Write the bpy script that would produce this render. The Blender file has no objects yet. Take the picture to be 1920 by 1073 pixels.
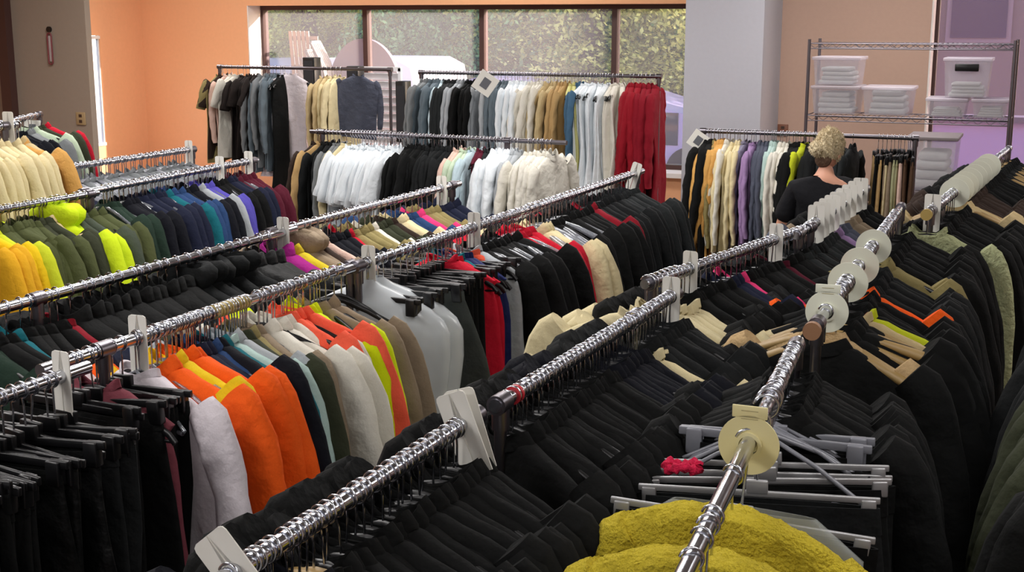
import bpy, bmesh, math, random
from mathutils import Vector, Matrix
from math import sin, cos, pi, radians as R

# ------------------------------------------------------------------ camera, world, lights, exposure
sc = bpy.context.scene
C = sc.collection
F = 2400.0; CAMH = 2.3
PITCH = math.atan(501 / F); YAW = math.atan(1050 / math.hypot(F, 501))
cam = bpy.data.cameras.new('camera'); cam.sensor_width = 36; cam.lens = 36 * F / 1920
co = bpy.data.objects.new('camera', cam); C.objects.link(co)
co.location = (0, 0, CAMH); co.rotation_euler = (pi / 2 - PITCH, 0, YAW)
cam.clip_start = .05
sc.camera = co
sc.view_settings.view_transform = 'Standard'; sc.view_settings.look = 'None'
sc.view_settings.gamma = 1; sc.view_settings.use_curve_mapping = False
sc.view_settings.exposure = 0.12
w = bpy.data.worlds.new('world'); sc.world = w; w.use_nodes = True
nt = w.node_tree; bg = nt.nodes['Background']
sky = nt.nodes.new('ShaderNodeTexSky'); sky.sky_type = 'NISHITA'; sky.sun_disc = False
sky.sun_elevation = R(18); sky.sun_rotation = R(70); sky.dust_density = 2.0
nt.links.new(sky.outputs[0], bg.inputs[0]); bg.inputs[1].default_value = 0.8

def lamp(name, kind, loc, energy, color=(1, 1, 1), rot=(0, 0, 0), size=1, sy=None):
    l = bpy.data.lights.new(name, kind); l.energy = energy; l.color = color
    if kind == 'AREA':
        l.size = size
        if sy: l.shape = 'RECTANGLE'; l.size_y = sy
    if kind == 'SUN': l.angle = R(1)
    o = bpy.data.objects.new(name, l); o.location = loc; o.rotation_euler = rot; C.objects.link(o); return o
sd = Vector((-.75, -.38, -.22))
lamp('sun', 'SUN', (0, 30, 20), 14.0, (1, .9, .78), sd.to_track_quat('-Z', 'Y').to_euler())
# fluorescent panels of the shop ceiling (the fittings themselves are built below)
PANELS = [(-7.4, 9.2, 38), (-4.6, 9.4, 40), (-1.2, 9.2, 38), (-5.5, 6.6, 44), (-2.3, 6.6, 44), (-5.0, 4.0, 50), (-2.3, 4.0, 44), (1.6, 6.0, 44), (-2.8, 1.2, 30), (.5, 2.2, 20), (-2.2, -1.4, 50), (.9, -1.0, 34)]  # nearest ones added, unseen, to brighten rail discs, cards and garment fronts
for px_, py_, pe in PANELS:
    lamp('ceiling_lamp', 'AREA', (px_, py_, 3.33), pe, (1, .97, .95), size=1.2, sy=.6)

# ------------------------------------------------------------------ helpers
rng = random.Random(7)

def srgb(h):
    out = []
    for v in h:
        v /= 255
        out.append(v / 12.92 if v <= .04045 else ((v + .055) / 1.055) ** 2.4)
    return tuple(out) + (1,)

COL = {
 'black': (8, 9, 9), 'dark grey': (34, 37, 38), 'charcoal': (20, 22, 23), 'grey': (118, 122, 124), 'light grey': (165, 170, 174),
 'blue-grey': (96, 108, 116), 'slate': (76, 80, 94), 'white': (226, 232, 236), 'off-white': (214, 210, 198), 'cream': (214, 200, 158),
 'beige': (190, 170, 128), 'tan': (178, 146, 98), 'khaki': (140, 128, 84), 'brown': (84, 62, 46), 'dark brown': (50, 38, 32),
 'navy': (24, 29, 50), 'dark navy': (11, 13, 22), 'blue': (40, 66, 108), 'steel blue': (66, 98, 124), 'teal': (20, 100, 112), 'dark green': (30, 48, 38),
 'olive': (74, 80, 48), 'dark olive': (50, 54, 38), 'camouflage green': (66, 74, 62), 'lime green': (196, 220, 30), 'yellow-green': (190, 200, 40),
 'yellow': (226, 190, 24), 'golden yellow': (214, 160, 30), 'neon yellow': (206, 222, 10), 'orange': (238, 92, 22), 'coral': (232, 92, 66),
 'red': (186, 20, 44), 'dark red': (130, 18, 34), 'maroon': (84, 22, 40), 'pink': (226, 60, 120), 'magenta': (150, 28, 120),
 'purple': (84, 76, 168), 'lilac': (150, 122, 164), 'lavender grey': (126, 122, 142), 'pale blue': (186, 206, 214), 'pale green': (190, 206, 180),
 'pale pink': (214, 182, 168), 'taupe': (140, 124, 104), 'peach orange': (206, 156, 86), 'mint': (172, 196, 190), 'mustard': (200, 180, 40),
 'dusty rose': (120, 60, 70), 'sage': (168, 170, 132)}
MATS = {}

def nmat(key):
    m = bpy.data.materials.new(key); m.use_nodes = True
    return m, m.node_tree, m.node_tree.nodes['Principled BSDF']

def fabric(name, rough=.88, rgb=None, bump=.7, scale=15, key=None):
    k = key or ('fabric ' + name + str(rough))
    if k in MATS: return MATS[k]
    m, t, p = nmat(k)
    c = srgb(rgb or COL[name]); N = t.nodes; L = t.links
    tc = N.new('ShaderNodeTexCoord')
    n1 = N.new('ShaderNodeTexNoise'); n1.inputs['Scale'].default_value = scale; n1.inputs['Detail'].default_value = 4
    L.new(tc.outputs['Object'], n1.inputs['Vector'])
    n2 = N.new('ShaderNodeTexNoise'); n2.inputs['Scale'].default_value = 420; L.new(tc.outputs['Object'], n2.inputs['Vector'])
    mr = N.new('ShaderNodeMapRange'); mr.inputs[3].default_value = .88; mr.inputs[4].default_value = 1.12
    L.new(n2.outputs[0], mr.inputs[0])
    hs = N.new('ShaderNodeHueSaturation'); hs.inputs['Color'].default_value = c; L.new(mr.outputs[0], hs.inputs['Value'])
    L.new(hs.outputs[0], p.inputs['Base Color'])
    b = N.new('ShaderNodeBump'); b.inputs['Strength'].default_value = bump; b.inputs['Distance'].default_value = .02
    L.new(n1.outputs[0], b.inputs['Height']); L.new(b.outputs[0], p.inputs['Normal'])
    p.inputs['Roughness'].default_value = rough
    p.inputs['Specular IOR Level'].default_value = .22
    MATS[k] = m; return m

def plain(key, rgb, rough=.5, metal=0, trans=0, alpha=1, emit=0, bump=0, bscale=60):
    if key in MATS: return MATS[key]
    m, t, p = nmat(key)
    p.inputs['Base Color'].default_value = srgb(rgb); p.inputs['Roughness'].default_value = rough
    p.inputs['Metallic'].default_value = metal; p.inputs['Transmission Weight'].default_value = trans
    p.inputs['Alpha'].default_value = alpha
    if emit:
        p.inputs['Emission Color'].default_value = srgb(rgb); p.inputs['Emission Strength'].default_value = emit
    N = t.nodes; L = t.links
    tc = N.new('ShaderNodeTexCoord'); n = N.new('ShaderNodeTexNoise'); n.inputs['Scale'].default_value = bscale
    L.new(tc.outputs['Object'], n.inputs['Vector'])
    if bump:
        b = N.new('ShaderNodeBump'); b.inputs['Strength'].default_value = bump; b.inputs['Distance'].default_value = .01
        L.new(n.outputs[0], b.inputs['Height']); L.new(b.outputs[0], p.inputs['Normal'])
    else:
        mr = N.new('ShaderNodeMapRange'); mr.inputs[3].default_value = max(0, rough - .05); mr.inputs[4].default_value = rough + .05
        L.new(n.outputs[0], mr.inputs[0]); L.new(mr.outputs[0], p.inputs['Roughness'])
    MATS[key] = m; return m

CHROME = plain('chrome', (205, 207, 214), .17, 1)
STEEL = plain('dull steel', (120, 116, 122), .35, 1)
CARD = plain('white plastic card', (226, 224, 216), .5)
CREAMP = plain('cream plastic', (226, 216, 164), .45)
IVORY = plain('ivory plastic', (228, 230, 212), .45)
BLACKP = plain('black plastic', (16, 16, 18), .35)
CLEARP = plain('clear plastic', (205, 210, 220), .15, 0, .75)
WOOD = plain('hanger wood', (156, 128, 78), .5, bump=.1)
WHITEP = plain('white plastic', (224, 224, 228), .4)
HMAT = {'black': BLACKP, 'clear': CLEARP, 'wood': WOOD, 'white': WHITEP, 'silver': plain('silver bar', (168, 168, 170), .4, .6), 'grey': plain('grey plastic', (120, 122, 130), .35)}

def box(bm, c, s, rot=None, bev=0):
    r = bmesh.ops.create_cube(bm, size=1)
    vs = r['verts']
    bmesh.ops.scale(bm, vec=s, verts=vs)
    if bev:
        es = list({e for v in vs for e in v.link_edges})
        rr = bmesh.ops.bevel(bm, geom=es, offset=bev, segments=2, affect='EDGES', profile=.5)
        vs = list({v for f in rr['faces'] for v in f.verts} | {v for v in vs if v.is_valid})
    if rot: bmesh.ops.rotate(bm, matrix=rot, verts=vs)
    bmesh.ops.translate(bm, vec=c, verts=vs)
    return vs

def tube(bm, pts, r, n=8, cap=True, sq=(1, 1)):
    pts = [Vector(p) for p in pts]; rings = []
    rr = r if isinstance(r, (list, tuple)) else [r] * len(pts)
    t0 = (pts[1] - pts[0]).normalized()
    up = Vector((0, 1, 0)) if abs(t0.y) < .9 else Vector((1, 0, 0))
    u = (up - t0 * up.dot(t0)).normalized()
    for i, p in enumerate(pts):
        a = pts[max(i - 1, 0)]; b = pts[min(i + 1, len(pts) - 1)]
        t = (b - a).normalized()
        u = (u - t * u.dot(t)).normalized(); v = t.cross(u)
        rings.append([bm.verts.new(p + (u * cos(2 * pi * k / n) * sq[0] + v * sin(2 * pi * k / n) * sq[1]) * rr[i]) for k in range(n)])
    for a, b in zip(rings, rings[1:]):
        for k in range(n):
            bm.faces.new((a[k], a[(k + 1) % n], b[(k + 1) % n], b[k]))
    if cap:
        bm.faces.new(rings[0][::-1]); bm.faces.new(rings[-1])
    return rings

def disc(bm, c, r, th, axis='y', n=32, hole=0):
    c = Vector(c)
    def pt(a, rad, s):
        x, z = rad * cos(a), rad * sin(a)
        return c + (Vector((x, s, z)) if axis == 'y' else Vector((x, z, s)) if axis == 'z' else Vector((s, x, z)))
    prof = [(hole, -th / 2), (r, -th / 2), (r, th / 2), (hole, th / 2)] if hole else [(0.0001, -th / 2), (r, -th / 2), (r, th / 2), (0.0001, th / 2)]
    rings = [[bm.verts.new(pt(2 * pi * k / n, q[0], q[1])) for k in range(n)] for q in prof]
    m = len(rings)
    for i in range(m if hole else m - 1):
        a, b = rings[i], rings[(i + 1) % m]
        for k in range(n): bm.faces.new((a[k], a[(k + 1) % n], b[(k + 1) % n], b[k]))

def mesh(bm, name, smooth=True, mat=None):
    bmesh.ops.recalc_face_normals(bm, faces=bm.faces)
    me = bpy.data.meshes.new(name); bm.to_mesh(me); bm.free()
    if smooth:
        for p in me.polygons: p.use_smooth = True
        try: me.set_sharp_from_angle(angle=R(62))
        except Exception: pass
    me.materials.append(mat)
    return me

def put(name, me, mat=None, parent=None, loc=(0, 0, 0), rot=(0, 0, 0), scale=None):
    o = bpy.data.objects.new(name, me); C.objects.link(o); o.parent = parent
    o.location = loc; o.rotation_euler = rot
    if scale: o.scale = scale
    if mat is not None and me is not None:
        o.material_slots[0].link = 'OBJECT'; o.material_slots[0].material = mat
    return o

def obj(name, bm, mat, parent=None, smooth=True, loc=(0, 0, 0), rot=(0, 0, 0)):
    return put(name, mesh(bm, name, smooth, mat), None, parent, loc, rot)

LABELS = {}
def tag(o, label, cat, group=None, shared=False):
    o['label'] = label; o['category'] = cat
    if group: o['group'] = group
    n = len(label.split())
    if n < 4 or n > 16: print('LABELLEN', n, label)
    if label in LABELS and not (shared and LABELS[label] == group): print('DUPLABEL', label)
    LABELS[label] = group
    return o

def thing(name, label, cat, loc=(0, 0, 0), rz=0, group=None, shared=False):
    o = put(name, None, loc=loc, rot=(0, 0, rz)); o.empty_display_size = .1
    return tag(o, label, cat, group, shared)

def struct(name, bm, mat, smooth=False):
    o = obj(name, bm, mat, smooth=smooth); o['kind'] = 'structure'; return o

# ------------------------------------------------------------------ room shell
def wallmat(key, rgb, scale=30):
    m, t, p = nmat(key); N = t.nodes; L = t.links
    tc = N.new('ShaderNodeTexCoord'); n = N.new('ShaderNodeTexNoise'); n.inputs['Scale'].default_value = scale; n.inputs['Detail'].default_value = 5
    L.new(tc.outputs['Object'], n.inputs['Vector'])
    mr = N.new('ShaderNodeMapRange'); mr.inputs[3].default_value = .96; mr.inputs[4].default_value = 1.04; L.new(n.outputs[0], mr.inputs[0])
    hs = N.new('ShaderNodeHueSaturation'); hs.inputs['Color'].default_value = srgb(rgb); L.new(mr.outputs[0], hs.inputs['Value'])
    L.new(hs.outputs[0], p.inputs['Base Color']); p.inputs['Roughness'].default_value = .85
    b = N.new('ShaderNodeBump'); b.inputs['Strength'].default_value = .08; b.inputs['Distance'].default_value = .01
    L.new(n.outputs[0], b.inputs['Height']); L.new(b.outputs[0], p.inputs['Normal'])
    MATS[key] = m; return m
ORANGE = wallmat('orange wall paint', (240, 178, 132))
ROSE = wallmat('dusty peach wall paint', (196, 164, 146))
WHITEW = wallmat('white wall paint', (186, 186, 194))
GREIGE = wallmat('greige wall paint', (160, 144, 128))
CARPET = wallmat('grey brown carpet', (96, 84, 76), 200)
CEIL = wallmat('ceiling paint', (190, 188, 184))
BROWNF = plain('brown window frame', (74, 48, 44), .45)
TRIM = wallmat('white trim paint', (236, 230, 224))
WT, WB, CH = 2.43, .95, 3.4       # window head, sill, ceiling height
YB = 11.0; XL = -8.91

def boxes(name, lst, mat, bev=0):
    bm = bmesh.new()
    for a, b in lst:
        box(bm, [(p + q) / 2 for p, q in zip(a, b)], [q - p for p, q in zip(a, b)], bev=bev)
    return struct(name, bm, mat)
boxes('floor', [((-9.2, -3, -.1), (4, 11.3, 0))], CARPET)
boxes('ceiling', [((-9.2, -3, CH), (4, 11.3, CH + .1))], CEIL)
W1a, W1b = -7.6, -3.05; W2a, W2b = -1.04, 1.6
# back wall: orange part left of the window, peach part right of it
boxes('wall_back', [((-9.2, YB, 0), (W1a, YB + .3, CH)), ((W1a, YB, 0), (W1b, YB + .3, WB)), ((W1a, YB, WT), (W1b, YB + .3, CH))], ORANGE)
boxes('wall_back_right', [((W1b, YB, 0), (W2a, YB + .3, CH)), ((W2a, YB, 0), (W2b, YB + .3, .7)), ((W2a, YB, 2.9), (W2b, YB + .3, CH)), ((W2b, YB, 0), (4, YB + .3, CH))], ROSE)
boxes('wall_left', [((XL - .03, -3, 0), (XL, 9.0, CH)), ((XL - .03, 10.34, 0), (XL, YB, CH)), ((XL - .03, 9.0, 0), (XL, 10.34, 1.04)), ((XL - .03, 9.0, 2.14), (XL, 10.34, CH))], ORANGE)
boxes('wall_right', [((3.8, -3, 0), (4, YB, CH))], ROSE)
boxes('wall_front', [((-9.2, -3.1, 0), (4, -3, CH))], WHITEW)
boxes('wall_partition', [((XL, 8.0, 0), (-7.02, 8.06, CH))], GREIGE)
boxes('wall_column', [((-2.88, 10.3, 0), (-2.24, YB, CH))], WHITEW)
boxes('trim_1', [((-7.86, 7.93, 0), (-7.76, 8.0, CH))], BROWNF)
boxes('baseboard_back', [((XL, YB - .02, 0), (-2.88, YB, .12)), ((-2.24, YB - .02, 0), (3.8, YB, .12))], TRIM)

def glassmat(key, haze, rgb, mixf):
    m, t, p = nmat(key); N = t.nodes; L = t.links
    out = N['Material Output']; N.remove(p)
    tr = N.new('ShaderNodeBsdfTransparent'); tr.inputs[0].default_value = (haze[0], haze[1], haze[2], 1)
    tl = N.new('ShaderNodeBsdfTranslucent'); tl.inputs[0].default_value = srgb(rgb)
    gl = N.new('ShaderNodeBsdfGlossy'); gl.inputs['Roughness'].default_value = .05
    nz = N.new('ShaderNodeTexNoise'); nz.inputs['Scale'].default_value = 1.2
    mr = N.new('ShaderNodeMapRange'); mr.inputs[3].default_value = mixf * .85; mr.inputs[4].default_value = mixf * 1.15; L.new(nz.outputs[0], mr.inputs[0])
    a = N.new('ShaderNodeMixShader'); L.new(mr.outputs[0], a.inputs[0]); L.new(tr.outputs[0], a.inputs[1]); L.new(tl.outputs[0], a.inputs[2])
    lw = N.new('ShaderNodeLayerWeight'); lw.inputs[0].default_value = .5
    fr = N.new('ShaderNodeMath'); fr.operation = 'POWER'; fr.inputs[1].default_value = 4; L.new(lw.outputs['Facing'], fr.inputs[0])
    b = N.new('ShaderNodeMixShader'); L.new(fr.outputs[0], b.inputs[0]); L.new(a.outputs[0], b.inputs[1]); L.new(gl.outputs[0], b.inputs[2])
    L.new(b.outputs[0], out.inputs[0]); return m
GLASS = glassmat('dusty tinted glass', (.9, .88, .9), (206, 198, 202), .1)
GLASS2 = glassmat('dusty lilac glass', (.84, .78, .82), (178, 156, 160), .1)
def window(name, x0, x1, z0, z1, mull, mat, fmat, yy=YB + .27):
    root = put(name, None); root['kind'] = 'structure'
    bm = bmesh.new(); t = .05
    for a in mull: box(bm, (a, yy, (z0 + z1) / 2), (t, .09, z1 - z0))
    for a in (x0 + .02, x1 - .02): box(bm, (a, yy, (z0 + z1) / 2), (.04, .09, z1 - z0))
    for a in (z0 + .03, z1 - .02): box(bm, ((x0 + x1) / 2, yy, a), (x1 - x0, .1, .045))
    obj('window_frame', bm, fmat, root, False)
    xs = [x0] + list(mull) + [x1]
    for a, b in zip(xs, xs[1:]):
        bm = bmesh.new(); box(bm, ((a + b) / 2, yy, (z0 + z1) / 2), (b - a - .05, .008, z1 - z0 - .08)); obj('pane', bm, mat, root, False)
    bm = bmesh.new(); box(bm, ((x0 + x1) / 2, YB + .08, z0 - .01), (x1 - x0, .3, .04)); obj('window_sill', bm, TRIM, root, False)
    # plastered white reveals
    bm = bmesh.new()
    for a, s in ((x0, 1), (x1, -1)): box(bm, (a + s * .006, YB + .12, (z0 + z1) / 2), (.012, .23, z1 - z0))
    obj('window_reveal', bm, TRIM, root, False)
    return root
window('window_1', W1a, W1b, WB, WT, (-6.38, -5.12, -3.80), GLASS, BROWNF)
window('window_2', W2a, W2b, .7, 2.9, (-.02,), GLASS2, BROWNF)
root = put('sun_strip_window', None); root['kind'] = 'structure'  # added window; its bright slit stands in for sunlight on the wall
bm = bmesh.new(); box(bm, (XL - .015, 9.67, 1.59), (.008, 1.32, 1.08)); obj('pane', bm, GLASS, root, False)
bm = bmesh.new()
for z in (1.06, 2.12): box(bm, (XL - .015, 9.67, z), (.05, 1.34, .03))
for y in (9.02, 10.325): box(bm, (XL - .015, y, 1.59), (.03, .012, 1.1))
obj('window_frame', bm, TRIM, root, False)

EMIT = plain('lit diffuser', (255, 250, 245), .5, emit=2.5)
for i, (px_, py_, pe) in enumerate(PANELS):
    t = thing('ceiling_light', ['unseen recessed fluorescent ceiling panel', 'white lit ceiling panel'][0] + ' above the shop racks', 'ceiling light', (px_, py_, 3.4), group='fluorescent ceiling panels', shared=True)
    bm = bmesh.new()
    for sx in (-1, 1): box(bm, (sx * .63, 0, -.015), (.04, .72, .03))
    for sy in (-1, 1): box(bm, (0, sy * .34, -.015), (1.3, .04, .03))
    obj('frame', bm, WHITEP, t, False)
    bm = bmesh.new(); box(bm, (0, 0, -.01), (1.22, .64, .01)); obj('diffuser', bm, EMIT, t, False)

# ------------------------------------------------------------------ outdoors
boxes('ground', [((-60, 11.3, -.12), (40, 80, -.1))], wallmat('asphalt', (120, 112, 118), 20))
LEAFM = {}
def leafmat(key, rgb):
    m, t, p = nmat(key); N = t.nodes; L = t.links
    oi = N.new('ShaderNodeTexCoord'); n = N.new('ShaderNodeTexNoise'); n.inputs['Scale'].default_value = 1.5; n.inputs['Detail'].default_value = 6
    L.new(oi.outputs['Object'], n.inputs['Vector'])
    r = N.new('ShaderNodeValToRGB'); L.new(n.outputs[0], r.inputs[0])
    r.color_ramp.elements[0].position = .38; r.color_ramp.elements[1].position = .62
    r.color_ramp.elements[0].color = srgb([v * .5 for v in rgb]); r.color_ramp.elements[1].color = srgb([min(255, v * 1.25) for v in rgb])
    L.new(r.outputs[0], p.inputs['Base Color']); p.inputs['Roughness'].default_value = .7
    tl = N.new('ShaderNodeBsdfTranslucent'); L.new(r.outputs[0], tl.inputs[0])
    mx = N.new('ShaderNodeMixShader'); mx.inputs[0].default_value = .5
    L.new(p.outputs[0], mx.inputs[1]); L.new(tl.outputs[0], mx.inputs[2]); L.new(mx.outputs[0], N['Material Output'].inputs[0])
    return m
LM = [leafmat('green leaves', (142, 172, 118)), leafmat('yellow green leaves', (226, 214, 128)), leafmat('dark leaves', (124, 150, 124))]
BARK = plain('bark', (92, 76, 66), .9, bump=.5, bscale=12)
def crown(seed, n=17000):
    r = random.Random(seed); bm = bmesh.new()
    blobs = [(Vector((r.uniform(-1.6, 1.6), r.uniform(-1.2, 1.2), r.uniform(-1.9, 1.9))), r.uniform(.7, 1.25)) for _ in range(22)]
    for _ in range(n):
        c, q = r.choice(blobs)
        d = Vector((r.gauss(0, 1), r.gauss(0, 1), r.gauss(0, 1))).normalized() * q * r.uniform(.6, 1.03)
        p = c + d; s = r.uniform(.03, .06)
        a = Vector((r.gauss(0, 1), r.gauss(0, 1), r.gauss(0, 1))).normalized(); b = a.orthogonal().normalized()
        bm.faces.new([bm.verts.new(p + a * s), bm.verts.new(p + b * s * .55), bm.verts.new(p - a * s), bm.verts.new(p - b * s * .55)])
    return mesh(bm, 'crown', False, LM[0])
CR = [crown(3), crown(4), crown(5)]
def trunkm(seed):
    r = random.Random(seed); bm = bmesh.new()
    tube(bm, [(0, 0, -.1), (.05, 0, 1.2), (-.05, .05, 2.6), (.05, 0, 4.2)], [.2, .16, .13, .05])
    for k in range(6):
        a = r.uniform(0, 6.28); z = r.uniform(1.6, 3.2)
        tube(bm, [(0, 0, z), (cos(a) * .6, sin(a) * .5, z + .5), (cos(a) * 1.3, sin(a) * 1, z + .9)], [.07, .05, .02], 6)
    return mesh(bm, 'trunk', True, BARK)
TK = trunkm(1)
TREES = [(-21, 22, 1, 0), (-18.4, 24, 0, 1), (-15.6, 22, 1, 2), (-13.4, 21.5, 1, 0), (-12.2, 25, 2, 1), (-10.2, 21.5, 0, 2), (-8.4, 24, 2, 0), (-7.5, 21, 1, 1), (-5.9, 23.5, 0, 2), (-4.2, 21, 1, 0), (-16.8, 27, 2, 1), (-10.2, 28, 0, 0), (-5, 28, 2, 2), (-2.5, 25, 0, 1), (-24, 26, 0, 1), (1.5, 26, 1, 2)]
KW = ['mid-green', 'yellow-green', 'dark green']
for i, (x, y, mi, ci) in enumerate(TREES):
    t = thing('tree', KW[mi] + ' leafy tree outside, beyond the dusty shop window', 'tree', (x, y, -.1), rng.uniform(0, 6), group=KW[mi] + ' trees beyond the window', shared=True)
    put('trunk', TK, None, t)
    put('crown', CR[ci], LM[mi], t, (0, 0, 2.5 + .3 * (i % 3)), scale=(1.1, 1.1, 1.25))
    put('crown', CR[(ci + 1) % 3], LM[mi], t, (.3, .2, 1.0), scale=(1.1, 1, .6))

def vehicle(x, y, rz, cm, label, L_=4.6, Hh=1.9):
    t = thing('parked_van', label, 'van', (x, y, -.1), rz)
    bm = bmesh.new()
    prof = [(-L_ / 2, .35), (-L_ / 2, 1.0), (-L_ / 2 + .15, Hh - .12), (-L_ / 2 + .4, Hh), (L_ / 2 - 1.7, Hh), (L_ / 2 - 1.0, 1.15), (L_ / 2 - .1, .95), (L_ / 2, .7), (L_ / 2, .35)]
    a = [bm.verts.new((p, -.9, q)) for p, q in prof]; b = [bm.verts.new((p, .9, q)) for p, q in prof]
    bm.faces.new(a); bm.faces.new(b[::-1])
    for k in range(len(prof)): bm.faces.new((a[k], b[k], b[(k + 1) % len(prof)], a[(k + 1) % len(prof)]))
    obj('body', bm, cm, t, False)
    dk = plain('car glass', (40, 44, 56), .1)
    for k in range(3):
        for s in (-1, 1):
            bm = bmesh.new(); box(bm, (-L_ / 2 + .8 + k * .95, s * .905, Hh - .45), (.8, .02, .45), bev=.005); obj('window', bm, dk, t)
    for sx in (-1, 1):
        for sy in (-1, 1):
            bm = bmesh.new(); disc(bm, (sx * L_ * .32, sy * .86, .33), .33, .2); obj('wheel', bm, BLACKP, t)
    return t
vehicle(-10.05, 17.2, pi, plain('white car paint', (236, 230, 236), .3), 'white van parked outside, seen left of the middle window post', 3.3, 1.84)
vehicle(-14.9, 20.2, pi, plain('pale lilac car paint', (214, 206, 226), .3), 'pale lilac-white van roof seen at left end of the window', 4.2, 1.7)
vehicle(-6.0, 18.2, 0, plain('lilac car paint', (176, 166, 206), .3), 'lilac van parked outside, beyond the red coats', 4.0, 1.35)
vehicle(-8.9, 19.2, pi, plain('lilac car paint', (176, 166, 206), .3), 'low lilac car roof just right of the white van', 2.6, 1.5)
t = thing('outdoor_wall', 'white wall added outside to brighten the narrow left window slit', 'wall', (-12.9, 14.6, -.1), -.6)  # wall added to make the narrow left slit read bright white
bm = bmesh.new(); box(bm, (0, 0, 1.3), (.2, 3.4, 2.6)); obj('panel', bm, plain('white backing paint', (240, 236, 228), .8), t, False)
bm = bmesh.new(); box(bm, (0, 0, 2.63), (.3, 3.5, .06)); obj('coping', bm, plain('grey coping', (120, 108, 126), .8), t, False)
# long wall added outside the right window, its lilac standing in for glow
t = thing('outdoor_wall', 'lilac wall added outside as purple glow behind the wire shelf', 'wall', (1.0, 14.2, -.1))
bm = bmesh.new(); box(bm, (0, 0, .68), (6.4, .2, 1.36)); obj('panel', bm, plain('lilac glow stand-in', (216, 190, 244), .8), t, False)
bm = bmesh.new(); box(bm, (0, 0, 1.39), (6.5, .3, .06)); obj('coping', bm, plain('grey coping', (120, 108, 126), .8), t, False)
t = thing('building', 'dusky mauve building facade standing in for reflections in the right-hand window', 'building', (-1.1, 18.5, -.1))  # backdrop building, coloured to stand in for dark reflections in the pane
bm = bmesh.new(); box(bm, (0, 0, 2.6), (3.4, 1.2, 5.2)); obj('wall', bm, plain('mauve stand-in', (128, 108, 104), .85), t, False)
for k in range(3):
    bm = bmesh.new(); box(bm, (-1.1 + k * 1.1, -.62, 2.7), (.8, .06, 1.2)); f = obj('window', bm, plain('facade window frame', (142, 122, 126), .6), t, False)
    bm = bmesh.new(); box(bm, (-1.1 + k * 1.1, -.66, 2.7), (.68, .03, 1.08)); obj('pane', bm, plain('facade glass', (70, 60, 82), .15), f, False)

t = thing('building', 'tall plain building added out of view to block sun from the window', 'building', (15.6, 18.5, -.1))  # added, unseen: keeps direct sun out of the right window
bm = bmesh.new(); box(bm, (0, 0, 4.2), (7, 2, 8.4)); obj('wall', bm, plain('mauve stand-in', (128, 108, 124), .85), t, False)
bm = bmesh.new(); box(bm, (0, 0, 8.45), (7.3, 2.3, .15)); obj('roof', bm, plain('grey coping', (120, 108, 126), .8), t, False)

# ------------------------------------------------------------------ racks
YF = 0
class Rail:
    def __init__(s, A, B, z): s.A = Vector((A[0], A[1], z)); s.B = Vector((B[0], B[1], z)); s.z = z; s.d = (s.B - s.A).normalized(); s.L = (s.B - s.A).length; s.rz = math.atan2(s.d.y, s.d.x) - pi / 2
    def at(s, px):
        # distance along the rail whose bearing from the camera falls on column px
        bx = (px - 960)
        cy, sy = cos(YAW), sin(YAW); cp, sp = cos(PITCH), sin(PITCH)
        def col(t):
            p = s.A + s.d * t; r = p.x * cy + p.y * sy; l = -p.x * sy + p.y * cy
            dz = p.z - CAMH; dep = l * cp - dz * sp
            return F * r / max(dep, .05)
        lo, hi = -1.5, s.L + 1.5
        if col(lo) > col(hi): lo, hi = hi, lo
        for _ in range(40):
            m = (lo + hi) / 2
            if col(m) < bx: lo = m
            else: hi = m
        return (lo + hi) / 2
    def p(s, t): return s.A + s.d * t
RR = .0135
RAILS = dict(
 R1=Rail((-4.17, 1.9), (-4.17, 4.28), 1.85), L0=Rail((-5.0, 4.8), (-5.54, 5.88), 1.75),
 R2=Rail((-4.39, 4.62), (-4.37, 5.78), 1.6), R3a=Rail((-3.64, 3.0), (-3.62, 4.13), 1.6), R3b=Rail((-3.68, 4.08), (-3.74, 5.45), 1.6),
 R4a=Rail((-2.37, 1.6), (-2.37, 3.66), 1.6), R4b=Rail((-2.40, 3.5), (-2.39, 5.0), 1.6),
 R5a=Rail((-1.80, 1.1), (-1.80, 1.99), 1.6), R5b=Rail((-1.87, 1.93), (-1.86, 3.17), 1.6), R5c=Rail((-1.84, 3.08), (-1.80, 5.76), 1.6),
 R6a=Rail((-.94, .75), (-.93, 2.02), 1.6), R6b=Rail((-.92, 2.07), (-.89, 3.18), 1.6), R6c=Rail((-1.0, 3.24), (-.76, 4.42), 1.6), R6d=Rail((-.78, 4.2), (-.74, 5.54), 1.6),
 R7a=Rail((-.37, 1.1), (-.50, 2.78), 1.6), R7b=Rail((-.49, 2.90), (-.54, 5.06), 1.6), R8=Rail((-.43, 4.86), (-.26, 7.6), 1.6), R9=Rail((.24, 2.2), (.24, 6.6), 1.6),
 B1=Rail((-6.67, 9.2), (-4.99, 9.2), 1.9), B2=Rail((-4.57, 8.86), (-2.64, 8.86), 1.9), B3=Rail((-4.39, 7.0), (-2.62, 6.92), 1.6), B4=Rail((-2.12, 8.02), (-.79, 8.02), 1.6))
RN = dict(R1='tall far-left rack', L0='rack beside the greige partition', R2='rail by the orange wall', R3a='front left jacket rail', R3b='left jacket rail', R4a='front puffer rail', R4b='mixed oddments rail',
 R5a='near left corner rail', R5b='middle workwear rail', R5c='long middle rail', R6a='near centre dark rail', R6b='centre dark rail', R6c='slanting centre rail', R6d='card-marked rail',
 R7a='nearest right rail', R7b='disc-marked right rail', R8='far right rail', R9='rail past the right edge', B1='back rack left', B2='back rack centre', B3='low rack centre back', B4='rack behind person')
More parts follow.
